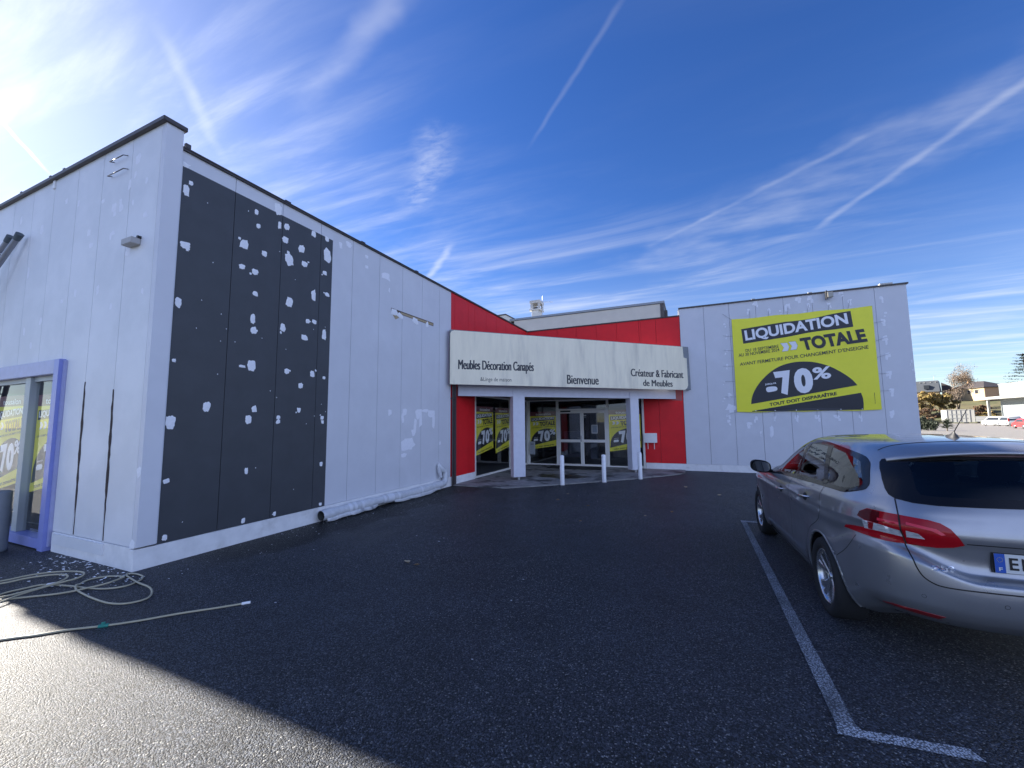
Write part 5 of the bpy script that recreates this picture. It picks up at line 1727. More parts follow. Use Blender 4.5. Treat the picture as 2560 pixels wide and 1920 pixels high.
# --- doors handles, mirrors
for sgn in (1, -1):
    for (y, z) in ((1.26, .862), (.365, .926)):
        t = MB()
        pts = [surf(y + .13 * s, z + .012 * -s, 'side') for s in (-1, -.8, -.4, 0, .4, .8, 1)]
        hgt = [.004, .022, .032, .034, .032, .022, .004]
        t.tube([Vector(((p + n * h).x * sgn, p.y, p.z)) for (p, n), h in zip(pts, hgt)], [.008, .011, .012, .012, .012, .011, .008], CHROME, 8)
        oval = [(y + .065 * math.cos(k * .3927), z - .004 + .036 * math.sin(k * .3927)) for k in range(16)]
        skin(t, oval, 'side', 0.0014, RUB, (), 0.02, 0, (sgn,))
        cbuild(t, 'door_handle')
    m_ = MB()
    C0 = Vector((-0.985 * sgn, 1.93, 1.050))
    rows = []
    for (dy, a, b) in ((-.055, .110, .072), (-.05, .118, .080), (-.02, .118, .080), (.03, .100, .068), (.07, .062, .045), (.085, .02, .015)):
        row = []
        for k in range(24):
            q = 2 * math.pi * k / 24
            c, s = math.cos(q), math.sin(q)
            x = a * math.copysign(abs(c) ** .7, c)
            z = b * math.copysign(abs(s) ** .75, s)
            z -= .12 * x * sgn
            row.append(C0 + Vector((x, dy, z)))
        rows.append(row)
    m_.add([v for r in rows for v in r], [(i * 24 + k, i * 24 + (k + 1) % 24, (i + 1) * 24 + (k + 1) % 24, (i + 1) * 24 + k) for i in range(5) for k in range(24)], PLAST, True)
    m_.poly(rows[-1], PLAST)
    m_.tube([C0 + Vector((.08 * sgn, .0, -.05)), C0 + Vector((.15 * sgn, .02, -.075)), C0 + Vector((.20 * sgn, .03, -.085))], [.03, .025, .03], PLAST, 10)
    o = cbuild(m_, 'wing_mirror')
    g_ = MB()
    g_.poly([v * .92 + C0 * .08 + Vector((0, -.058 + .055 * .92, 0)) - Vector((0, (v.z - C0.z) * .30 + .02, 0)) for v in rows[0]], mat('mirror_glass', (0.8, 0.82, 0.84), 0.02, 1.0))
    cbuild(g_, 'mirror_glass', o)
# --- arch lips and liners
for sgn in (-1, 1):
    for ya in (0.0, 2.73):
        t = MB()
        pts = []
        for k in range(49):
            a = R(-20) + R(220) * k / 48
            y, z = ya + .362 * math.cos(a), .320 + .362 * math.sin(a)
            if z < 0.20:
                continue
            p, n = surf(y, z, 'side')
            pts.append((p.x * (1 if sgn < 0 else -1), p.y, p.z))
        t.tube([Vector(p) - Vector((sgn * .010, 0, 0)) for p in pts], 0.0145, PAINT, 8)
        vs = []
        for p in pts:
            vs += [(p[0] - sgn * .01, p[1], p[2]), (sgn * .56, p[1], p[2])]
        t.add(vs, [(2 * i, 2 * i + 1, 2 * i + 3, 2 * i + 2) for i in range(len(pts) - 1)], PLAST, True)
        t.add([(sgn * .56, ya, .32)] + [(sgn * .56, p[1], p[2]) for p in pts], [(0, i, i + 1) for i in range(1, len(pts))], PLAST)
        cbuild(t, 'wheel_arch')
# --- wheels
def wheel(x, y, sgn):
    WR, RR = 0.318, 0.226
    c = (x, y, WR - 0.002)
    s = sgn
    t = MB()
    prof = [(RR, -.10), (RR + .012, -.105), (.28, -.112), (WR - .012, -.100), (WR, -.075), (WR, .075), (WR - .012, .100), (.285, .114), (RR + .014, .108), (RR - .004, .096), (RR - .004, .06)]
    t.lathe([(r, h * s) for r, h in prof], TYRE, c, 'X', 48)
    o = cbuild(t, 'wheel')
    t.v, t.f, t.m, t.s, t.mats = [], [], [], [], []
    t = MB()
    t.lathe([(r, h * s) for r, h in [(RR - .003, -.09), (RR - .004, .094), (RR - .012, .100), (RR - .020, .092), (RR - .028, .055), (RR - .035, -.08)]], ALLOY, c, 'X', 48)
    t.lathe([(RR - .03, -.03 * s), (0.0, -.03 * s)], ALLOYD, c, 'X', 40)
    t.lathe([(.0, .070 * s), (.030, .070 * s), (.034, .064 * s), (.034, .03 * s)], ALLOY, c, 'X', 24)
    for k in range(5):
        for d, wdt in ((-.21, .026), (.21, .026)):
            a0 = 2 * math.pi * k / 5 + .3
            pts = []
            for i in range(7):
                q = i / 6
                r = .028 + (RR - .040) * q
                a = a0 + d * (.35 + .65 * q) + .16 * q * q
                h = (.055 + .028 * q - .02 * q * (1 - q)) * s
                pts.append((r, a, h, wdt * (.62 + .75 * q)))
            vs = []
            for (r, a, h, w_) in pts:
                e = Vector((0, math.cos(a), math.sin(a)))
                tt = Vector((0, -math.sin(a), math.cos(a)))
                P0 = Vector(c) + e * r + Vector((h, 0, 0))
                vs += [P0 - tt * w_, P0 - tt * w_ * .55 + Vector((.006 * s, 0, 0)), P0 + tt * w_ * .55 + Vector((.006 * s, 0, 0)), P0 + tt * w_, P0 + tt * w_ - Vector((.03 * s, 0, 0)), P0 - tt * w_ - Vector((.03 * s, 0, 0))]
            t.add(vs, [(i * 6 + j, i * 6 + (j + 1) % 6, (i + 1) * 6 + (j + 1) % 6, (i + 1) * 6 + j) for i in range(6) for j in range(6)], ALLOY, False)
    cbuild(t, 'rim', o)
for ya in (0.0, 2.73):
    wheel(-.785, ya, -1)
    wheel(.785, ya, 1)
# --- cabin: seats seen through the glass
def seat(x, y, wd, hr, name='seat'):
    t = MB()
    def pad(cx_, cy_, cz_, a, b, c_, tl=0.0):
        bm = bmesh.new()
        bmesh.ops.create_cube(bm, size=2)
        bmesh.ops.subdivide_edges(bm, edges=bm.edges[:], cuts=3, use_grid_fill=True)
        for v in bm.verts:
            n = v.co.copy()
            f = 1 - 0.09 * (n.x ** 2 * n.y ** 2 + n.y ** 2 * n.z ** 2 + n.x ** 2 * n.z ** 2)
            v.co = Vector((cx_ + n.x * a * f, cy_ + n.y * b * f - tl * (n.z * c_), cz_ + n.z * c_ * f))
        t.bm(bm, CABIN, True)
    pad(x, y + .22, .48, wd, .26, .09)
    pad(x, y, .80, wd * .96, .07, .32, .20)
    for h in hr:
        pad(x + h, y - .10, 1.22, .125, .045, .085, .15)
        t.tube([(x + h - .05, y - .08, 1.08), (x + h - .05, y - .09, 1.16)], .007, CHROME, 6)
        t.tube([(x + h + .05, y - .08, 1.08), (x + h + .05, y - .09, 1.16)], .007, CHROME, 6)
    cbuild(t, name)
seat(-.37, 1.16, .25, (0,))
seat(.37, 1.16, .25, (0,))
seat(0, .28, .62, (-.40, 0, .40))
t = MB()
t.box(-.74, .74, -.75, .2, .60, .64, CABIN)
t.box(-.74, .74, .2, 2.2, .30, .33, CABIN)
t.box(-.74, .74, 1.95, 2.25, .33, .98, CABIN, .05)
t.box(-.60, .60, -.50, .12, .86, .90, CABIN, .01)
cbuild(t, 'cabin_floor')
t = MB()
pts = [(math.cos(k * .2618) * .19, math.sin(k * .2618) * .19) for k in range(24)]
t.tube([(-.37 + a, 1.80 - b * .35, 1.0 + b * .93) for a, b in pts], .015, PLAST, 8, closed=True)
cbuild(t, 'steering_wheel')
# --- nose
for sgn in (1, -1):
    t = MB()
    skin(t, [(-.82, .70), (-.80, .80), (-.60, .79), (-.42, .72), (-.44, .66), (-.62, .64)], 'front', 0.006, LCLR, (), 0.04, 0.006, (sgn,))
    cbuild(t, 'headlight')
t = MB()
skin(t, [(-.36, .52), (.36, .52), (.40, .72), (-.40, .72)], 'front', 0.005, PLAST, (), 0.05, 0.005)
skin(t, [(-.62, .30), (.62, .30), (.55, .44), (-.55, .44)], 'front', 0.005, PLAST, (), 0.05, 0.005)
cbuild(t, 'grille')
car.location = CAR_LOC
car.rotation_euler = (0, 0, CAR_RZ)
# ================================================================== BEYOND THE SHOP
CX, CY, CZ = 5.93, -14.98, 1.656
def ray_at(x, y, z, d0, d1):
    """point on the sight line through (x, y, z), moved from distance d0 to distance d1"""
    k = d1 / d0
    return Vector((CX + (x - CX) * k, CY + (y - CY) * k, CZ + (z - CZ) * k))
def bank_h(d):
    return 0.0 if d < 186 else 9.2 * sstep(186, 246, d) + max(0, d - 246) * 0.02
BANK = mat('dry_bank_grass', (0.10, 0.085, 0.04), 0.9, var=0.4, vscale=0.12, col2=(0.06, 0.065, 0.025), lo=0.4, hi=0.6)
g = MB()
vs, fcs = [], []
AZS = [R(6 + 1.6 * i) for i in range(30)]
DS = [184, 190, 198, 206, 214, 222, 230, 238, 246, 256, 270, 300, 360]
rr = random.Random(2)
for d in DS:
    for a in AZS:
        vs.append((CX + math.sin(a) * d, CY + math.cos(a) * d, bank_h(d) - (0.05 if d < 186 else 0) + (rr.uniform(-.3, .3) if d > 190 else 0)))
n_ = len(AZS)
for i in range(len(DS) - 1):
    for j in range(n_ - 1):
        a = i * n_ + j
        fcs.append((a, a + n_, a + n_ + 1, a + 1))
g.add(vs, fcs, BANK, True)
tag(g.build('grass_bank'), kind='structure')

def leaf_quads(mb, rnd, clumps, count, size, m, flat=0.5):
    for k in range(count):
        c, r = clumps[rnd.randrange(len(clumps))]
        while True:
            v = Vector((rnd.uniform(-1, 1), rnd.uniform(-1, 1), rnd.uniform(-1, 1)))
            if 0.25 < v.length < 1:
                break
        v = v * (0.55 + 0.45 * rnd.random())
        p = c + Vector((v.x * r[0], v.y * r[1], v.z * r[2]))
        s = size * rnd.uniform(.5, 1.4)
        a = Vector((rnd.gauss(0, 1), rnd.gauss(0, 1), rnd.gauss(0, flat))).normalized()
        b = a.cross(Vector((rnd.gauss(0, 1), rnd.gauss(0, 1), rnd.gauss(0, 1)))).normalized()
        mb.add([p - a * s, p + b * s * .6, p + a * s, p - b * s * .6], [(0, 1, 2, 3)], m[rnd.randrange(len(m))])
def branch(mb, rnd, p, d, ln, r, depth, m, tips, spread=0.6, upw=0.15):
    pts, rs = [p.copy()], [r]
    q = p.copy()
    dd = d.copy()
    for i in range(4):
        dd = (dd + Vector((rnd.gauss(0, .10), rnd.gauss(0, .10), rnd.gauss(0, .06) + upw * .3))).normalized()
        q = q + dd * ln / 4
        pts.append(q.copy())
        rs.append(r * (1 - .16 * (i + 1)))
    mb.tube(pts, rs, m, 5 if depth < 3 else 7, cap=False)
    if depth == 0:
        tips.append(q.copy())
        return
    for k in range(rnd.choice((2, 3, 3)) if depth > 1 else 3):
        i = rnd.choice((2, 3, 4, 4))
        nd = (dd + Vector((rnd.gauss(0, spread), rnd.gauss(0, spread), rnd.gauss(0, spread * .6) + upw))).normalized()
        branch(mb, rnd, pts[i], nd, ln * rnd.uniform(.55, .8), rs[i] * .62, depth - 1, m, tips, spread, upw)

BARK = mat('grey_brown_bark', (0.10, 0.08, 0.06), 0.9, var=0.3, vscale=2)
TWIG = mat('reddish_twigs', (0.20, 0.15, 0.115), 0.9, var=0.3, vscale=1)
GOLD = [mat('golden_leaf', (0.26, 0.185, 0.05), 0.8), mat('olive_leaf', (0.14, 0.125, 0.04), 0.8), mat('ochre_leaf', (0.31, 0.20, 0.06), 0.8), mat('brown_leaf', (0.15, 0.10, 0.05), 0.8)]
RUST = [mat('rusty_leaf', (0.15, 0.075, 0.045), 0.85), mat('brown_leaf', (0.15, 0.10, 0.05), 0.8), mat('dull_brown_leaf', (0.10, 0.07, 0.045), 0.85)]
DGRN = [mat('dark_hedge_leaf', (0.018, 0.026, 0.016), 0.7), mat('dark_hedge_leaf_two', (0.030, 0.040, 0.022), 0.7)]
CED = [mat('cedar_needles', (0.035, 0.05, 0.035), 0.8), mat('cedar_needles_two', (0.055, 0.07, 0.05), 0.8)]

# tall, almost bare tree
tb = ray_at(25.926, 30.849, 2.321, 50, 214)
tr = thing('bare_tree', 'tall, nearly bare tree with fine pale twigs in front of the cream house', 'tree', tuple(tb))
rnd = random.Random(21)
b = MB(); tips = []
for k, (dx, dy) in enumerate(((0, 0), (.4, .2), (-.35, -.2), (.1, -.4))):
    branch(b, rnd, tb + Vector((dx * .4, dy * .4, -.5)), Vector((dx * .45, dy * .45, 1)).normalized(), 6.0, .26, 4, BARK, tips, .50, .34)
o = b.build('trunk', tr)
b = MB()
leaf_quads(b, rnd, [(t, (1.5, 1.5, 1.4)) for t in tips] + [(tb + Vector((rnd.gauss(0, 1.5), rnd.gauss(0, 1.2), rnd.uniform(2.5, 8))), (1.4, 1.4, 1.2)) for _ in range(22)], 9500, .125, [TWIG, TWIG, GOLD[3], mat('pale_twig_tip', (0.30, 0.23, 0.18), 0.9)])
b.build('crown', tr)
# golden shrubs
def bush(name, lab, cat, base, rx, ry, h, n, size, mats, seed, grp=None, trunk=True):
    rnd = random.Random(seed)
    t = thing(name, lab, cat, tuple(base), 0, grp)
    cl = []
    for k in range(16):
        a = rnd.uniform(0, 6.28)
        q = rnd.random() ** .5
        z = h * rnd.uniform(.18, .9)
        w_ = math.sin(min(1, z / h * .9 + .15) * math.pi) ** .5
        cl.append((base + Vector((math.cos(a) * rx * q * w_, math.sin(a) * ry * q * w_, z)), (rx * .32, ry * .32, h * rnd.uniform(.10, .2))))
    b = MB()
    leaf_quads(b, rnd, cl, n, size, mats)
    b.build('crown' if trunk else 'foliage', t)
    b = MB(); tips = []
    for k in range(4):
        branch(b, rnd, base + Vector((rnd.uniform(-.3, .3) * rx, rnd.uniform(-.3, .3) * ry, -.3)), Vector((rnd.gauss(0, .25), rnd.gauss(0, .25), 1)).normalized(), h * .45, .06 * h ** .5, 2, BARK, tips, .5, .3)
    b.build('trunk' if trunk else 'stem', t)
    return t
def gp(x, y, d0, d1):
    p = ray_at(x, y, CZ, d0, d1)
    p.z = bank_h(d1)
    return p
bush('golden_tree', 'bushy golden yellow tree at the edge of the shop wall, left of the bare tree', 'tree', gp(22.75, 27.85, 46, 206), 4.2, 3.5, 8.8, 4200, .30, GOLD, 3)
bush('golden_tree', 'olive and gold bushy tree between the yellow tree and the bare tree', 'tree', gp(23.6, 27.5, 46, 208), 4.0, 3.5, 7.6, 3800, .30, [GOLD[1], GOLD[0], GOLD[3]], 4)
bush('brown_shrub', 'rusty brown shrub behind the white container, left end', 'shrub', gp(22.8, 27.8, 46, 194), 4.0, 2.5, 4.6, 3000, .22, RUST, 5)
bush('brown_shrub', 'dull brown shrub on the bank behind the container, under the bare tree', 'shrub', gp(24.0, 27.3, 46, 196), 4.4, 2.5, 4.2, 3000, .22, RUST + [GOLD[1]], 6)
bush('brown_shrub', 'low brown shrub on the bank below the cream house', 'shrub', gp(33.5, 43.9, 65, 205), 3.2, 2.5, 3.8, 2200, .22, RUST, 7)
bush('olive_shrub', 'low olive shrub above the grey trailer, beside the commercial hall', 'shrub', gp(23.15, 21.1, 40, 192), 2.6, 2, 3.4, 1800, .20, [GOLD[1], GOLD[3], GOLD[0]], 8)
# dark hedge and spiky plant at the corner of the shop
hd_ = thing('dark_hedge', 'dark clipped evergreen hedge at the far corner of the shop', 'hedge', tuple(gp(13.81, 5.56, 22, 80)))
rnd = random.Random(9)
pa, pb_ = gp(13.55, 5.68, 22, 80), gp(14.18, 5.42, 22, 79)
cl = [(pa.lerp(pb_, k / 11) + Vector((0, 0, rnd.uniform(.4, 1.55))), (.5, .5, .55)) for k in range(12)] * 2
b = MB(); leaf_quads(b, rnd, cl, 5200, .10, DGRN); b.build('foliage', hd_)
b = MB()
for k in range(8):
    p = pa.lerp(pb_, k / 7)
    b.tube([p, p + Vector((0, 0, 1.2))], .03, BARK, 5)
b.build('stem', hd_)
sp2 = gp(14.45, 5.31, 22, 77)
yp = thing('spiky_plant', 'dark spiky plant standing right of the dark hedge', 'plant', tuple(sp2))
b = MB()
for k in range(150):
    a, e = rnd.uniform(0, 6.28), rnd.uniform(.05, 1.35)
    d = Vector((math.cos(a) * math.cos(e), math.sin(a) * math.cos(e), math.sin(e)))
    o_ = sp2 + Vector((0, 0, rnd.choice((.35, .6, .9, 1.1))))
    ln = rnd.uniform(.5, 1.0)
    s_ = d.cross(Vector((0, 0, 1))).normalized() * .035
    b.add([o_ - s_, o_ + s_, o_ + d * ln * .6 + s_ - Vector((0, 0, .03)), o_ + d * ln - Vector((0, 0, .12)), o_ + d * ln * .6 - s_ - Vector((0, 0, .03))], [(0, 1, 2, 3, 4)], DGRN[k % 2])
b.build('foliage', yp)
b = MB(); b.tube([sp2, sp2 + Vector((.05, 0, 1.1))], .07, BARK, 7); b.build('stem', yp)

# white container and grey trailer
def frame_of(a, b):
    u = (b - a); u.z = 0
    L = u.length
    u.normalize()
    return u, Vector((-u.y, u.x, 0)), L
CW = mat('container_white', (0.29, 0.29, 0.275), 0.6, var=0.08, vscale=1.5)
CGR = mat('container_frame', (0.22, 0.23, 0.24), 0.6)
A, B_ = gp(21.469, 21.88, 40, 183), gp(22.59, 21.387, 40, 183)
A.z = B_.z = 0
u, nrm, L = frame_of(A, B_)
ct = thing('storage_container', 'white storage container with ribbed side and doors, in front of the bank', 'container', tuple(A))
b = MB()
H0, H1 = 0.35, 4.1
dep = 2.5
sd_ = (nrm * .86 - u * .51)
b.prism([A + Vector((0, 0, H0)), B_ + Vector((0, 0, H0)), B_ + sd_ * dep + Vector((0, 0, H0)), A + sd_ * dep + Vector((0, 0, H0))], (0, 0, H1 - H0), CW)
b.build('body', ct)
b = MB()
for k in range(7):
    p = A + u * (L * (k / 6))
    b.obox(p - nrm * .04 + Vector((0, 0, (H0 + H1) / 2)), u, nrm, (0, 0, 1), .05, .05, (H1 - H0) / 2, CGR)
for z in (H0 + .05, 1.6, 2.7, H1 - .05):
    b.obox(A + u * (L * .42) - nrm * .05 + Vector((0, 0, z)), u, nrm, (0, 0, 1), L * .33, .03, .06, CGR)
b.obox(A + u * L / 2 - nrm * .02 + Vector((0, 0, H1 + .03)), u, nrm, (0, 0, 1), L / 2, .06, .06, CW)
b.build('side_frame', ct)
b = MB()
for k in (.2, .8):
    b.obox(A + u * L * k + sd_ * 1.2 + Vector((0, 0, .175)), u, nrm, (0, 0, 1), .5, .8, .175, PLAST)
b.build('skid', ct)
T0 = B_ + u * .15
tl = thing('flat_trailer', 'low grey trailer standing right of the white container', 'trailer', tuple(T0))
b = MB()
for z in (.75, 1.3, 1.85):
    b = MB(); b.obox(T0 + u * 1.35 + nrm * .6 + Vector((0, 0, z)), u, nrm, (0, 0, 1), 1.35, .9, .22, mat('trailer_grey', (0.30, 0.31, 0.31), 0.6)); b.build('side_board', tl)
b = MB()
b.obox(T0 + u * 1.35 + nrm * .6 + Vector((0, 0, 1.3)), u, nrm, (0, 0, 1), 1.3, .85, .75, CGR)
b.build('load_bed', tl)
for k in (.5, 1.2, 2.2):
    b = MB()
    c = T0 + u * k + nrm * .1 + Vector((0, 0, .3))
    b.obox(c, u, nrm, (0, 0, 1), .26, .12, .3, TYRE)
    b.build('wheel', tl)

# grey commercial hall with a canopy
hall = thing('commercial_hall', 'pale grey flat-roofed hall with a projecting white canopy, at the right edge', 'building', (79, 120, 0))
HG = mat('hall_pale_cladding', (0.19, 0.21, 0.215), 0.5, var=0.03, vscale=.5)
HG2 = mat('hall_shaded_cladding', (0.42, 0.45, 0.45), 0.5)
b = MB(); b.box(79.0, 105, 96, 133.2, 0, 10.1, HG); b.build('wall', hall)
b = MB(); b.box(78.9, 105.1, 95.9, 133.3, 10.101, 10.28, CW); b.build('roof_edge', hall)
b = MB(); b.box(75.8, 78.98, 96, 136.6, 6.35, 6.95, CW); b.build('canopy', hall)
for (x, y) in ((76.6, 133.0), (76.6, 118.0), (76.6, 104.0)):
    b = MB(); b.box(x - .22, x + .22, y - .22, y + .22, 0, 6.349, CW); b.build('post', hall)
b = MB()
b.box(78.93, 78.99, 127.2, 128.6, 1.9, 2.5, CGR)
b.build('window', hall)
for y in (122.6, 120.4):
    b = MB()
    b.box(78.1, 78.98, y - .5, y + .5, 7.4, 8.6, CW, .04)
    b.lathe([(0, 0), (.36, 0), (.40, .02), (.36, .02)], CGR, (78.06, y, 8.0), 'X', 16)
    b.build('air_conditioner', hall)
for x, y in ((84, 128), (86.5, 126)):
    b = MB(); b.box(x, x + 1.2, y, y + 1.2, 10.281, 11.1, CW, .05); b.build('roof_vent', hall)

# houses on the bank
SLATE = mat('slate_roof', (0.060, 0.068, 0.080), 0.55, var=0.12, vscale=.6)
SLATED = mat('dark_roof_tile', (0.045, 0.038, 0.038), 0.7, var=0.15, vscale=.6)
CREAM = mat('cream_render', (0.34, 0.26, 0.16), 0.85, var=0.05, vscale=.4)
BRICKR = mat('ochre_render', (0.42, 0.26, 0.14), 0.85, var=0.08, vscale=.4)
WIN = mat('dark_house_window', (0.02, 0.022, 0.028), 0.15)
h2 = thing('cream_house', 'cream rendered house with dark hipped roof on the bank, behind the bare tree', 'house', (104.5, 192.8, 8.2))
C = Vector((104.5, 192.8, 0))
e1, e2 = Vector((-.35, .94, 0)).normalized(), Vector((.94, .35, 0)).normalized()
zb, ze_ = 8.0, 13.0
q = [C, C + e2 * 9, C + e2 * 9 + e1 * 12, C + e1 * 12]
b = MB()
b.prism([p + Vector((0, 0, zb)) for p in q], (0, 0, ze_ - zb), CREAM)
b.build('wall', h2)
b = MB()
b.prism([C - e1 * .02 + e2 * .02 + Vector((0, 0, zb)), C - e1 * .02 + e2 * 8.98 + Vector((0, 0, zb)), C - e1 * .02 + e2 * 8.98 + Vector((0, 0, ze_ - .05)), C - e1 * .02 + e2 * .02 + Vector((0, 0, ze_ - .05))], -e1 * .03, BRICKR)
o = b.build('wall', h2)
o['label'] = 'ochre end wall'
eo = .6
E_ = [C - e1 * eo - e2 * eo, C + e2 * (9 + eo) - e1 * eo, C + e2 * (9 + eo) + e1 * (12 + eo), C + e1 * (12 + eo) - e2 * eo]
E_ = [p + Vector((0, 0, ze_)) for p in E_]
r0, r1 = C + e2 * 4.5 + e1 * 4.2 + Vector((0, 0, 15.5)), C + e2 * 4.5 + e1 * 8.5 + Vector((0, 0, 15.5))
b = MB()
b.add(E_ + [r0, r1] + [p - Vector((0, 0, .2)) for p in E_], [(0, 1, 4), (1, 2, 5, 4), (2, 3, 5), (3, 0, 4, 5), (6, 7, 1, 0), (7, 8, 2, 1), (8, 9, 3, 2), (9, 6, 0, 3), (9, 8, 7, 6)], SLATED)
o = b.build('roof', h2)
b = MB(); cc = r1 + e1 * 1.0
b.obox(cc + Vector((0, 0, .1)), e1, e2, (0, 0, 1), .5, .45, 1.1, BRICKR); b.build('chimney', o)
for k in (2.6, 5.2, 8.4):
    b = MB()
    c = C + e1 * k - e2 * .04 + Vector((0, 0, 11.4))
    b.obox(c, e1, e2, (0, 0, 1), .55, .05, .65, WIN)
    w_ = b.build('window', h2)
    b = MB()
    for s_ in (-1, 1):
        b.obox(c + e1 * s_ * .62 - e2 * .03, e1, e2, (0, 0, 1), .07, .05, .72, CW)
    b.obox(c - e2 * .03 + Vector((0, 0, .72)), e1, e2, (0, 0, 1), .69, .05, .07, CW)
    b.build('frame', w_)
b = MB()
b.obox(C + e2 * 6.5 - e1 * .08 + Vector((0, 0, 11.4)), e2, e1, (0, 0, 1), .5, .05, .6, WIN)
b.build('window', h2)
h1 = thing('slate_house', 'house with grey-blue slate mansard roof showing past the shop wall', 'house', (90, 200, 8))
C = Vector((94.2, 197.3, 0))
e1, e2 = Vector((-.90, .43, 0)).normalized(), Vector((.43, .90, 0)).normalized()
b = MB()
q = [C + e1 * .5 + e2 * .5, C + e1 * .5 + e2 * 8.5, C + e1 * 15 + e2 * 8.5, C + e1 * 15 + e2 * .5]
b.prism([p + Vector((0, 0, 8)) for p in q], (0, 0, 4.0), CREAM)
b.build('wall', h1)
lo = [C, C + e2 * 9, C + e1 * 15.5 + e2 * 9, C + e1 * 15.5]
hi = [C + e1 * .35 + e2 * 1.0, C + e1 * .35 + e2 * 8, C + e1 * 15 + e2 * 8, C + e1 * 15 + e2 * 1.0]
b = MB()
b.add([p + Vector((0, 0, 12.0)) for p in lo] + [p + Vector((0, 0, 16.4)) for p in hi], [(0, 3, 7, 4), (1, 0, 4, 5), (2, 1, 5, 6), (3, 2, 6, 7), (4, 7, 6, 5), (0, 1, 2, 3)], SLATE)
o = b.build('roof', h1)
b = MB()
b.obox(C + e1 * 3.6 + e2 * .35 + Vector((0, 0, 13.9)), e1, e2, (0, 0, 1), .75, .55, .75, WIN)
b.build('dormer_window', o)
b = MB()
for k in (1.0, 2.4, 4.2, 5.4):
    b.obox(C + e1 * k + e2 * .78 + Vector((0, 0, 15.75)), e1, e2, (0, 0, 1), .16, .14, .12, CW)
b.build('roof_light', o)
b = MB()
q = [C + e2 * 9.2, C + e2 * 9.2 - e1 * 3.4, C + e2 * 15 - e1 * 3.4, C + e2 * 15]
b.prism([p + Vector((0, 0, 8)) for p in q], (0, 0, 4.9), CREAM)
b.add([q[0] + Vector((0, 0, 12.91)), q[1] - e1 * .3 + Vector((0, 0, 12.91)), q[1] + e1 * .9 + Vector((0, 0, 14.4)), q[0] + Vector((0, 0, 16.0)),
       q[3] + Vector((0, 0, 12.91)), q[2] - e1 * .3 + Vector((0, 0, 12.91)), q[2] + e1 * .9 + Vector((0, 0, 14.4)), q[3] + Vector((0, 0, 16.0))],
      [(0, 1, 2, 3), (4, 7, 6, 5), (0, 3, 7, 4), (3, 2, 6, 7), (2, 1, 5, 6), (0, 4, 5, 1)], SLATED)
b.build('annex', h1)
b = MB()
ap = C + e1 * 1.6 + e2 * 4 + Vector((0, 0, 16.4))
b.tube([ap, ap + Vector((0, 0, 2.2))], .05, METAL, 5)
b.tube([ap + Vector((0, 0, 2.1)) - e1 * .7, ap + Vector((0, 0, 2.1)) + e1 * .7], .04, METAL, 5)
b.build('aerial', h1)
# cedar at the right edge
cb_ = gp(33.95, 38.08, 60, 250)
ce = thing('cedar_tree', 'dark cedar with flat layered branches above the pale hall roof', 'tree', tuple(cb_))
rnd = random.Random(33)
b = MB(); b.tube([cb_ + Vector((0, 0, -.5)), cb_ + Vector((.1, 0, 8)), cb_ + Vector((0, .1, 17))], [.5, .35, .08], BARK, 8); b.build('trunk', ce)
b = MB()
for lv in range(11):
    z = 4.5 + lv * 1.15
    rad = 6.6 * (1 - (lv / 12.5)) + .4
    for k in range(9):
        a = rnd.uniform(0, 6.28)
        d = Vector((math.cos(a), math.sin(a), 0))
        L_ = rad * rnd.uniform(.65, 1.05)
        for i in range(36):
            s_ = rnd.random() ** .6
            p = cb_ + d * L_ * s_ + Vector((rnd.gauss(0, .30), rnd.gauss(0, .30), z + rnd.gauss(0, .12) + .5 * s_))
            w1 = Vector((rnd.gauss(0, 1), rnd.gauss(0, 1), rnd.gauss(0, .25))).normalized() * rnd.uniform(.15, .42)
            w2 = w1.cross(Vector((0, 0, 1))).normalized() * .16
            b.add([p - w1, p + w2, p + w1, p - w2], [(0, 1, 2, 3)], CED[i % 2])
b.build('crown', ce)

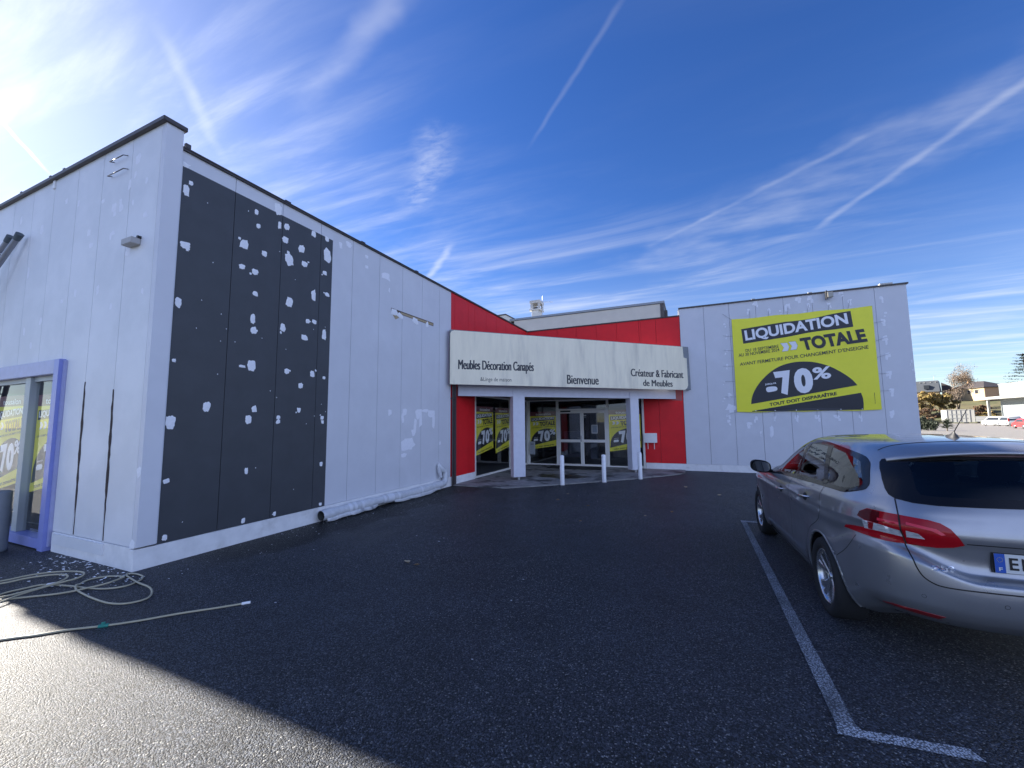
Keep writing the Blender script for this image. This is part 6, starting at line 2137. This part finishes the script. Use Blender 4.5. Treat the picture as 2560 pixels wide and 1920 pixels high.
# parked vehicles far across the car park
def vehicle(name, lab, cat, loc, rz, paint, prof, wd, wins, wheels, grp=None, lamps=None):
    """prof: side outline (y, z), wins: side glass outlines, lamps in colour"""
    t = thing(name, lab, cat, (0, 0, 0), 0, grp)
    b = MB()
    n = len(prof)
    rows = []
    for sx, k in ((-1, .0), (-.94, 1.0), (.94, 1.0), (1, 0)):
        pass
    vs = []
    cyy = sum(p[0] for p in prof) / n
    for sx, f, tum in ((-1, .985, 1), (-.9, 1.0, 1), (.9, 1.0, 1), (1, .985, 1)):
        for (y, z) in prof:
            tz = max(0, z - .95) * .16
            x = sx * (wd / 2) * (1 - tz)
            vs.append((x, cyy + (y - cyy) * f, .95 + (z - .95) * (f if z > 1.2 else 1)))
    fc = []
    for r in range(3):
        for i in range(n):
            fc.append((r * n + i, r * n + (i + 1) % n, (r + 1) * n + (i + 1) % n, (r + 1) * n + i))
    b.add(vs, fc, paint, True)
    b.add(vs[:n], [tuple(range(n - 1, -1, -1))], paint)
    b.add(vs[3 * n:], [tuple(range(n))], paint)
    o = b.build('body'); o.parent = t
    for wv in wins:
        b = MB()
        if wv[0] == 'side':
            for sx in (-1, 1):
                b.poly([(sx * (wd / 2 * (1 - max(0, z - .95) * .16) + .006), y, z) for y, z in wv[1]], WIN)
        else:
            (y0, z0), (y1, z1) = wv[1]
            h0, h1_ = wd / 2 * .84 * (1 - max(0, z0 - .95) * .16), wd / 2 * .84 * (1 - max(0, z1 - .95) * .16)
            o_ = -.012 if wv[0] == 'back' else .012
            b.poly([(-h0, y0 + o_, z0 + .004), (h0, y0 + o_, z0 + .004), (h1_, y1 + o_, z1 + .004), (-h1_, y1 + o_, z1 + .004)], WIN)
        o = b.build('window'); o.parent = t
    for y in wheels:
        for sx in (-1, 1):
            b = MB()
            x = sx * (wd / 2 - .10)
            b.lathe([(.0, .11 * sx), (.2, .11 * sx), (.31, .10 * sx), (.32, 0), (.31, -.10 * sx)], TYRE, (x, y, .32), 'X', 20)
            b.lathe([(.0, .118 * sx), (.19, .116 * sx), (.2, .10 * sx)], ALLOY, (x, y, .32), 'X', 16)
            o = b.build('wheel'); o.parent = t
    if lamps:
        for sx in (-1, 1):
            b = MB()
            b.box(sx * wd / 2 * .90 - .09, sx * wd / 2 * .90 + .09, lamps[0] - .015, lamps[0] + .15, lamps[1], lamps[2], LRED)
            o = b.build('tail_light'); o.parent = t
    b = MB()
    b.box(-.26, .26, prof[0][0] - .02, prof[0][0] - .005, .55, .66, PLW)
    o = b.build('number_plate'); o.parent = t
    t.location = loc
    t.rotation_euler = (0, 0, rz)
    return t
VAN = [(-2.1, .30), (-2.16, .55), (-2.14, 1.0), (-2.06, 1.55), (-1.95, 1.84), (-1.6, 1.92), (.4, 1.90), (.9, 1.78), (1.55, 1.12), (2.1, .98), (2.28, .70), (2.26, .35), (2.1, .25), (-1.9, .25)]
VW = [('side', [(-1.7, 1.15), (-1.65, 1.68), (.55, 1.70), (1.25, 1.15)]), ('back', ((-2.13, 1.08), (-2.02, 1.66))), ('front', ((1.5, 1.16), (.95, 1.74)))]
CARP = [(-2.0, .32), (-2.06, .55), (-2.02, .92), (-1.72, 1.05), (-1.35, 1.38), (-.9, 1.46), (.2, 1.44), (.55, 1.36), (1.25, .96), (1.95, .82), (2.08, .60), (2.05, .34), (1.9, .25), (-1.85, .25)]
CWN = [('side', [(-1.45, 1.0), (-1.15, 1.34), (.35, 1.35), (1.0, .98)]), ('back', ((-1.74, 1.04), (-1.38, 1.36))), ('front', ((1.2, .98), (.62, 1.33)))]
WVAN = car_paint('white_van_paint', (0.36, 0.37, 0.38), 0.0, 0.35)
REDC = car_paint('red_car_paint', (0.40, 0.012, 0.018), 0.0, 0.3)
SILC = car_paint('silver_car_paint', (0.45, 0.46, 0.47), 0.6, 0.3)
p = ray_at(20.76, 15.62, CZ, 34, 133); p.z = 0
vehicle('white_van', 'white van nearest the white container, partly behind the canopy post', 'van', tuple(p), R(12), WVAN, VAN, 1.84, VW, (-1.35, 1.4), 'white vans parked before the pale hall', (-2.14, .9, 1.5))
p = ray_at(21.16, 15.42, CZ, 34, 124); p.z = 0
vehicle('white_van', 'white van beside the red car, right of the canopy post', 'van', tuple(p), R(-6), WVAN, VAN, 1.84, VW, (-1.35, 1.4), 'white vans parked before the pale hall', (-2.14, .9, 1.5))
p = ray_at(19.83, 11.62, CZ, 30, 97); p.z = 0
vehicle('red_car', 'small red hatchback parked far off, cut by the right edge of the photo', 'car', tuple(p), R(-8), REDC, CARP, 1.74, CWN, (-1.25, 1.3), None, (-2.02, .70, .90))
p = ray_at(21.75, 15.1, CZ, 34, 121); p.z = 0
vehicle('silver_hatchback', 'silver hatchback parked beyond the red car', 'car', tuple(p), R(-6), SILC, CARP, 1.74, CWN, (-1.25, 1.3), None, (-2.02, .70, .90))
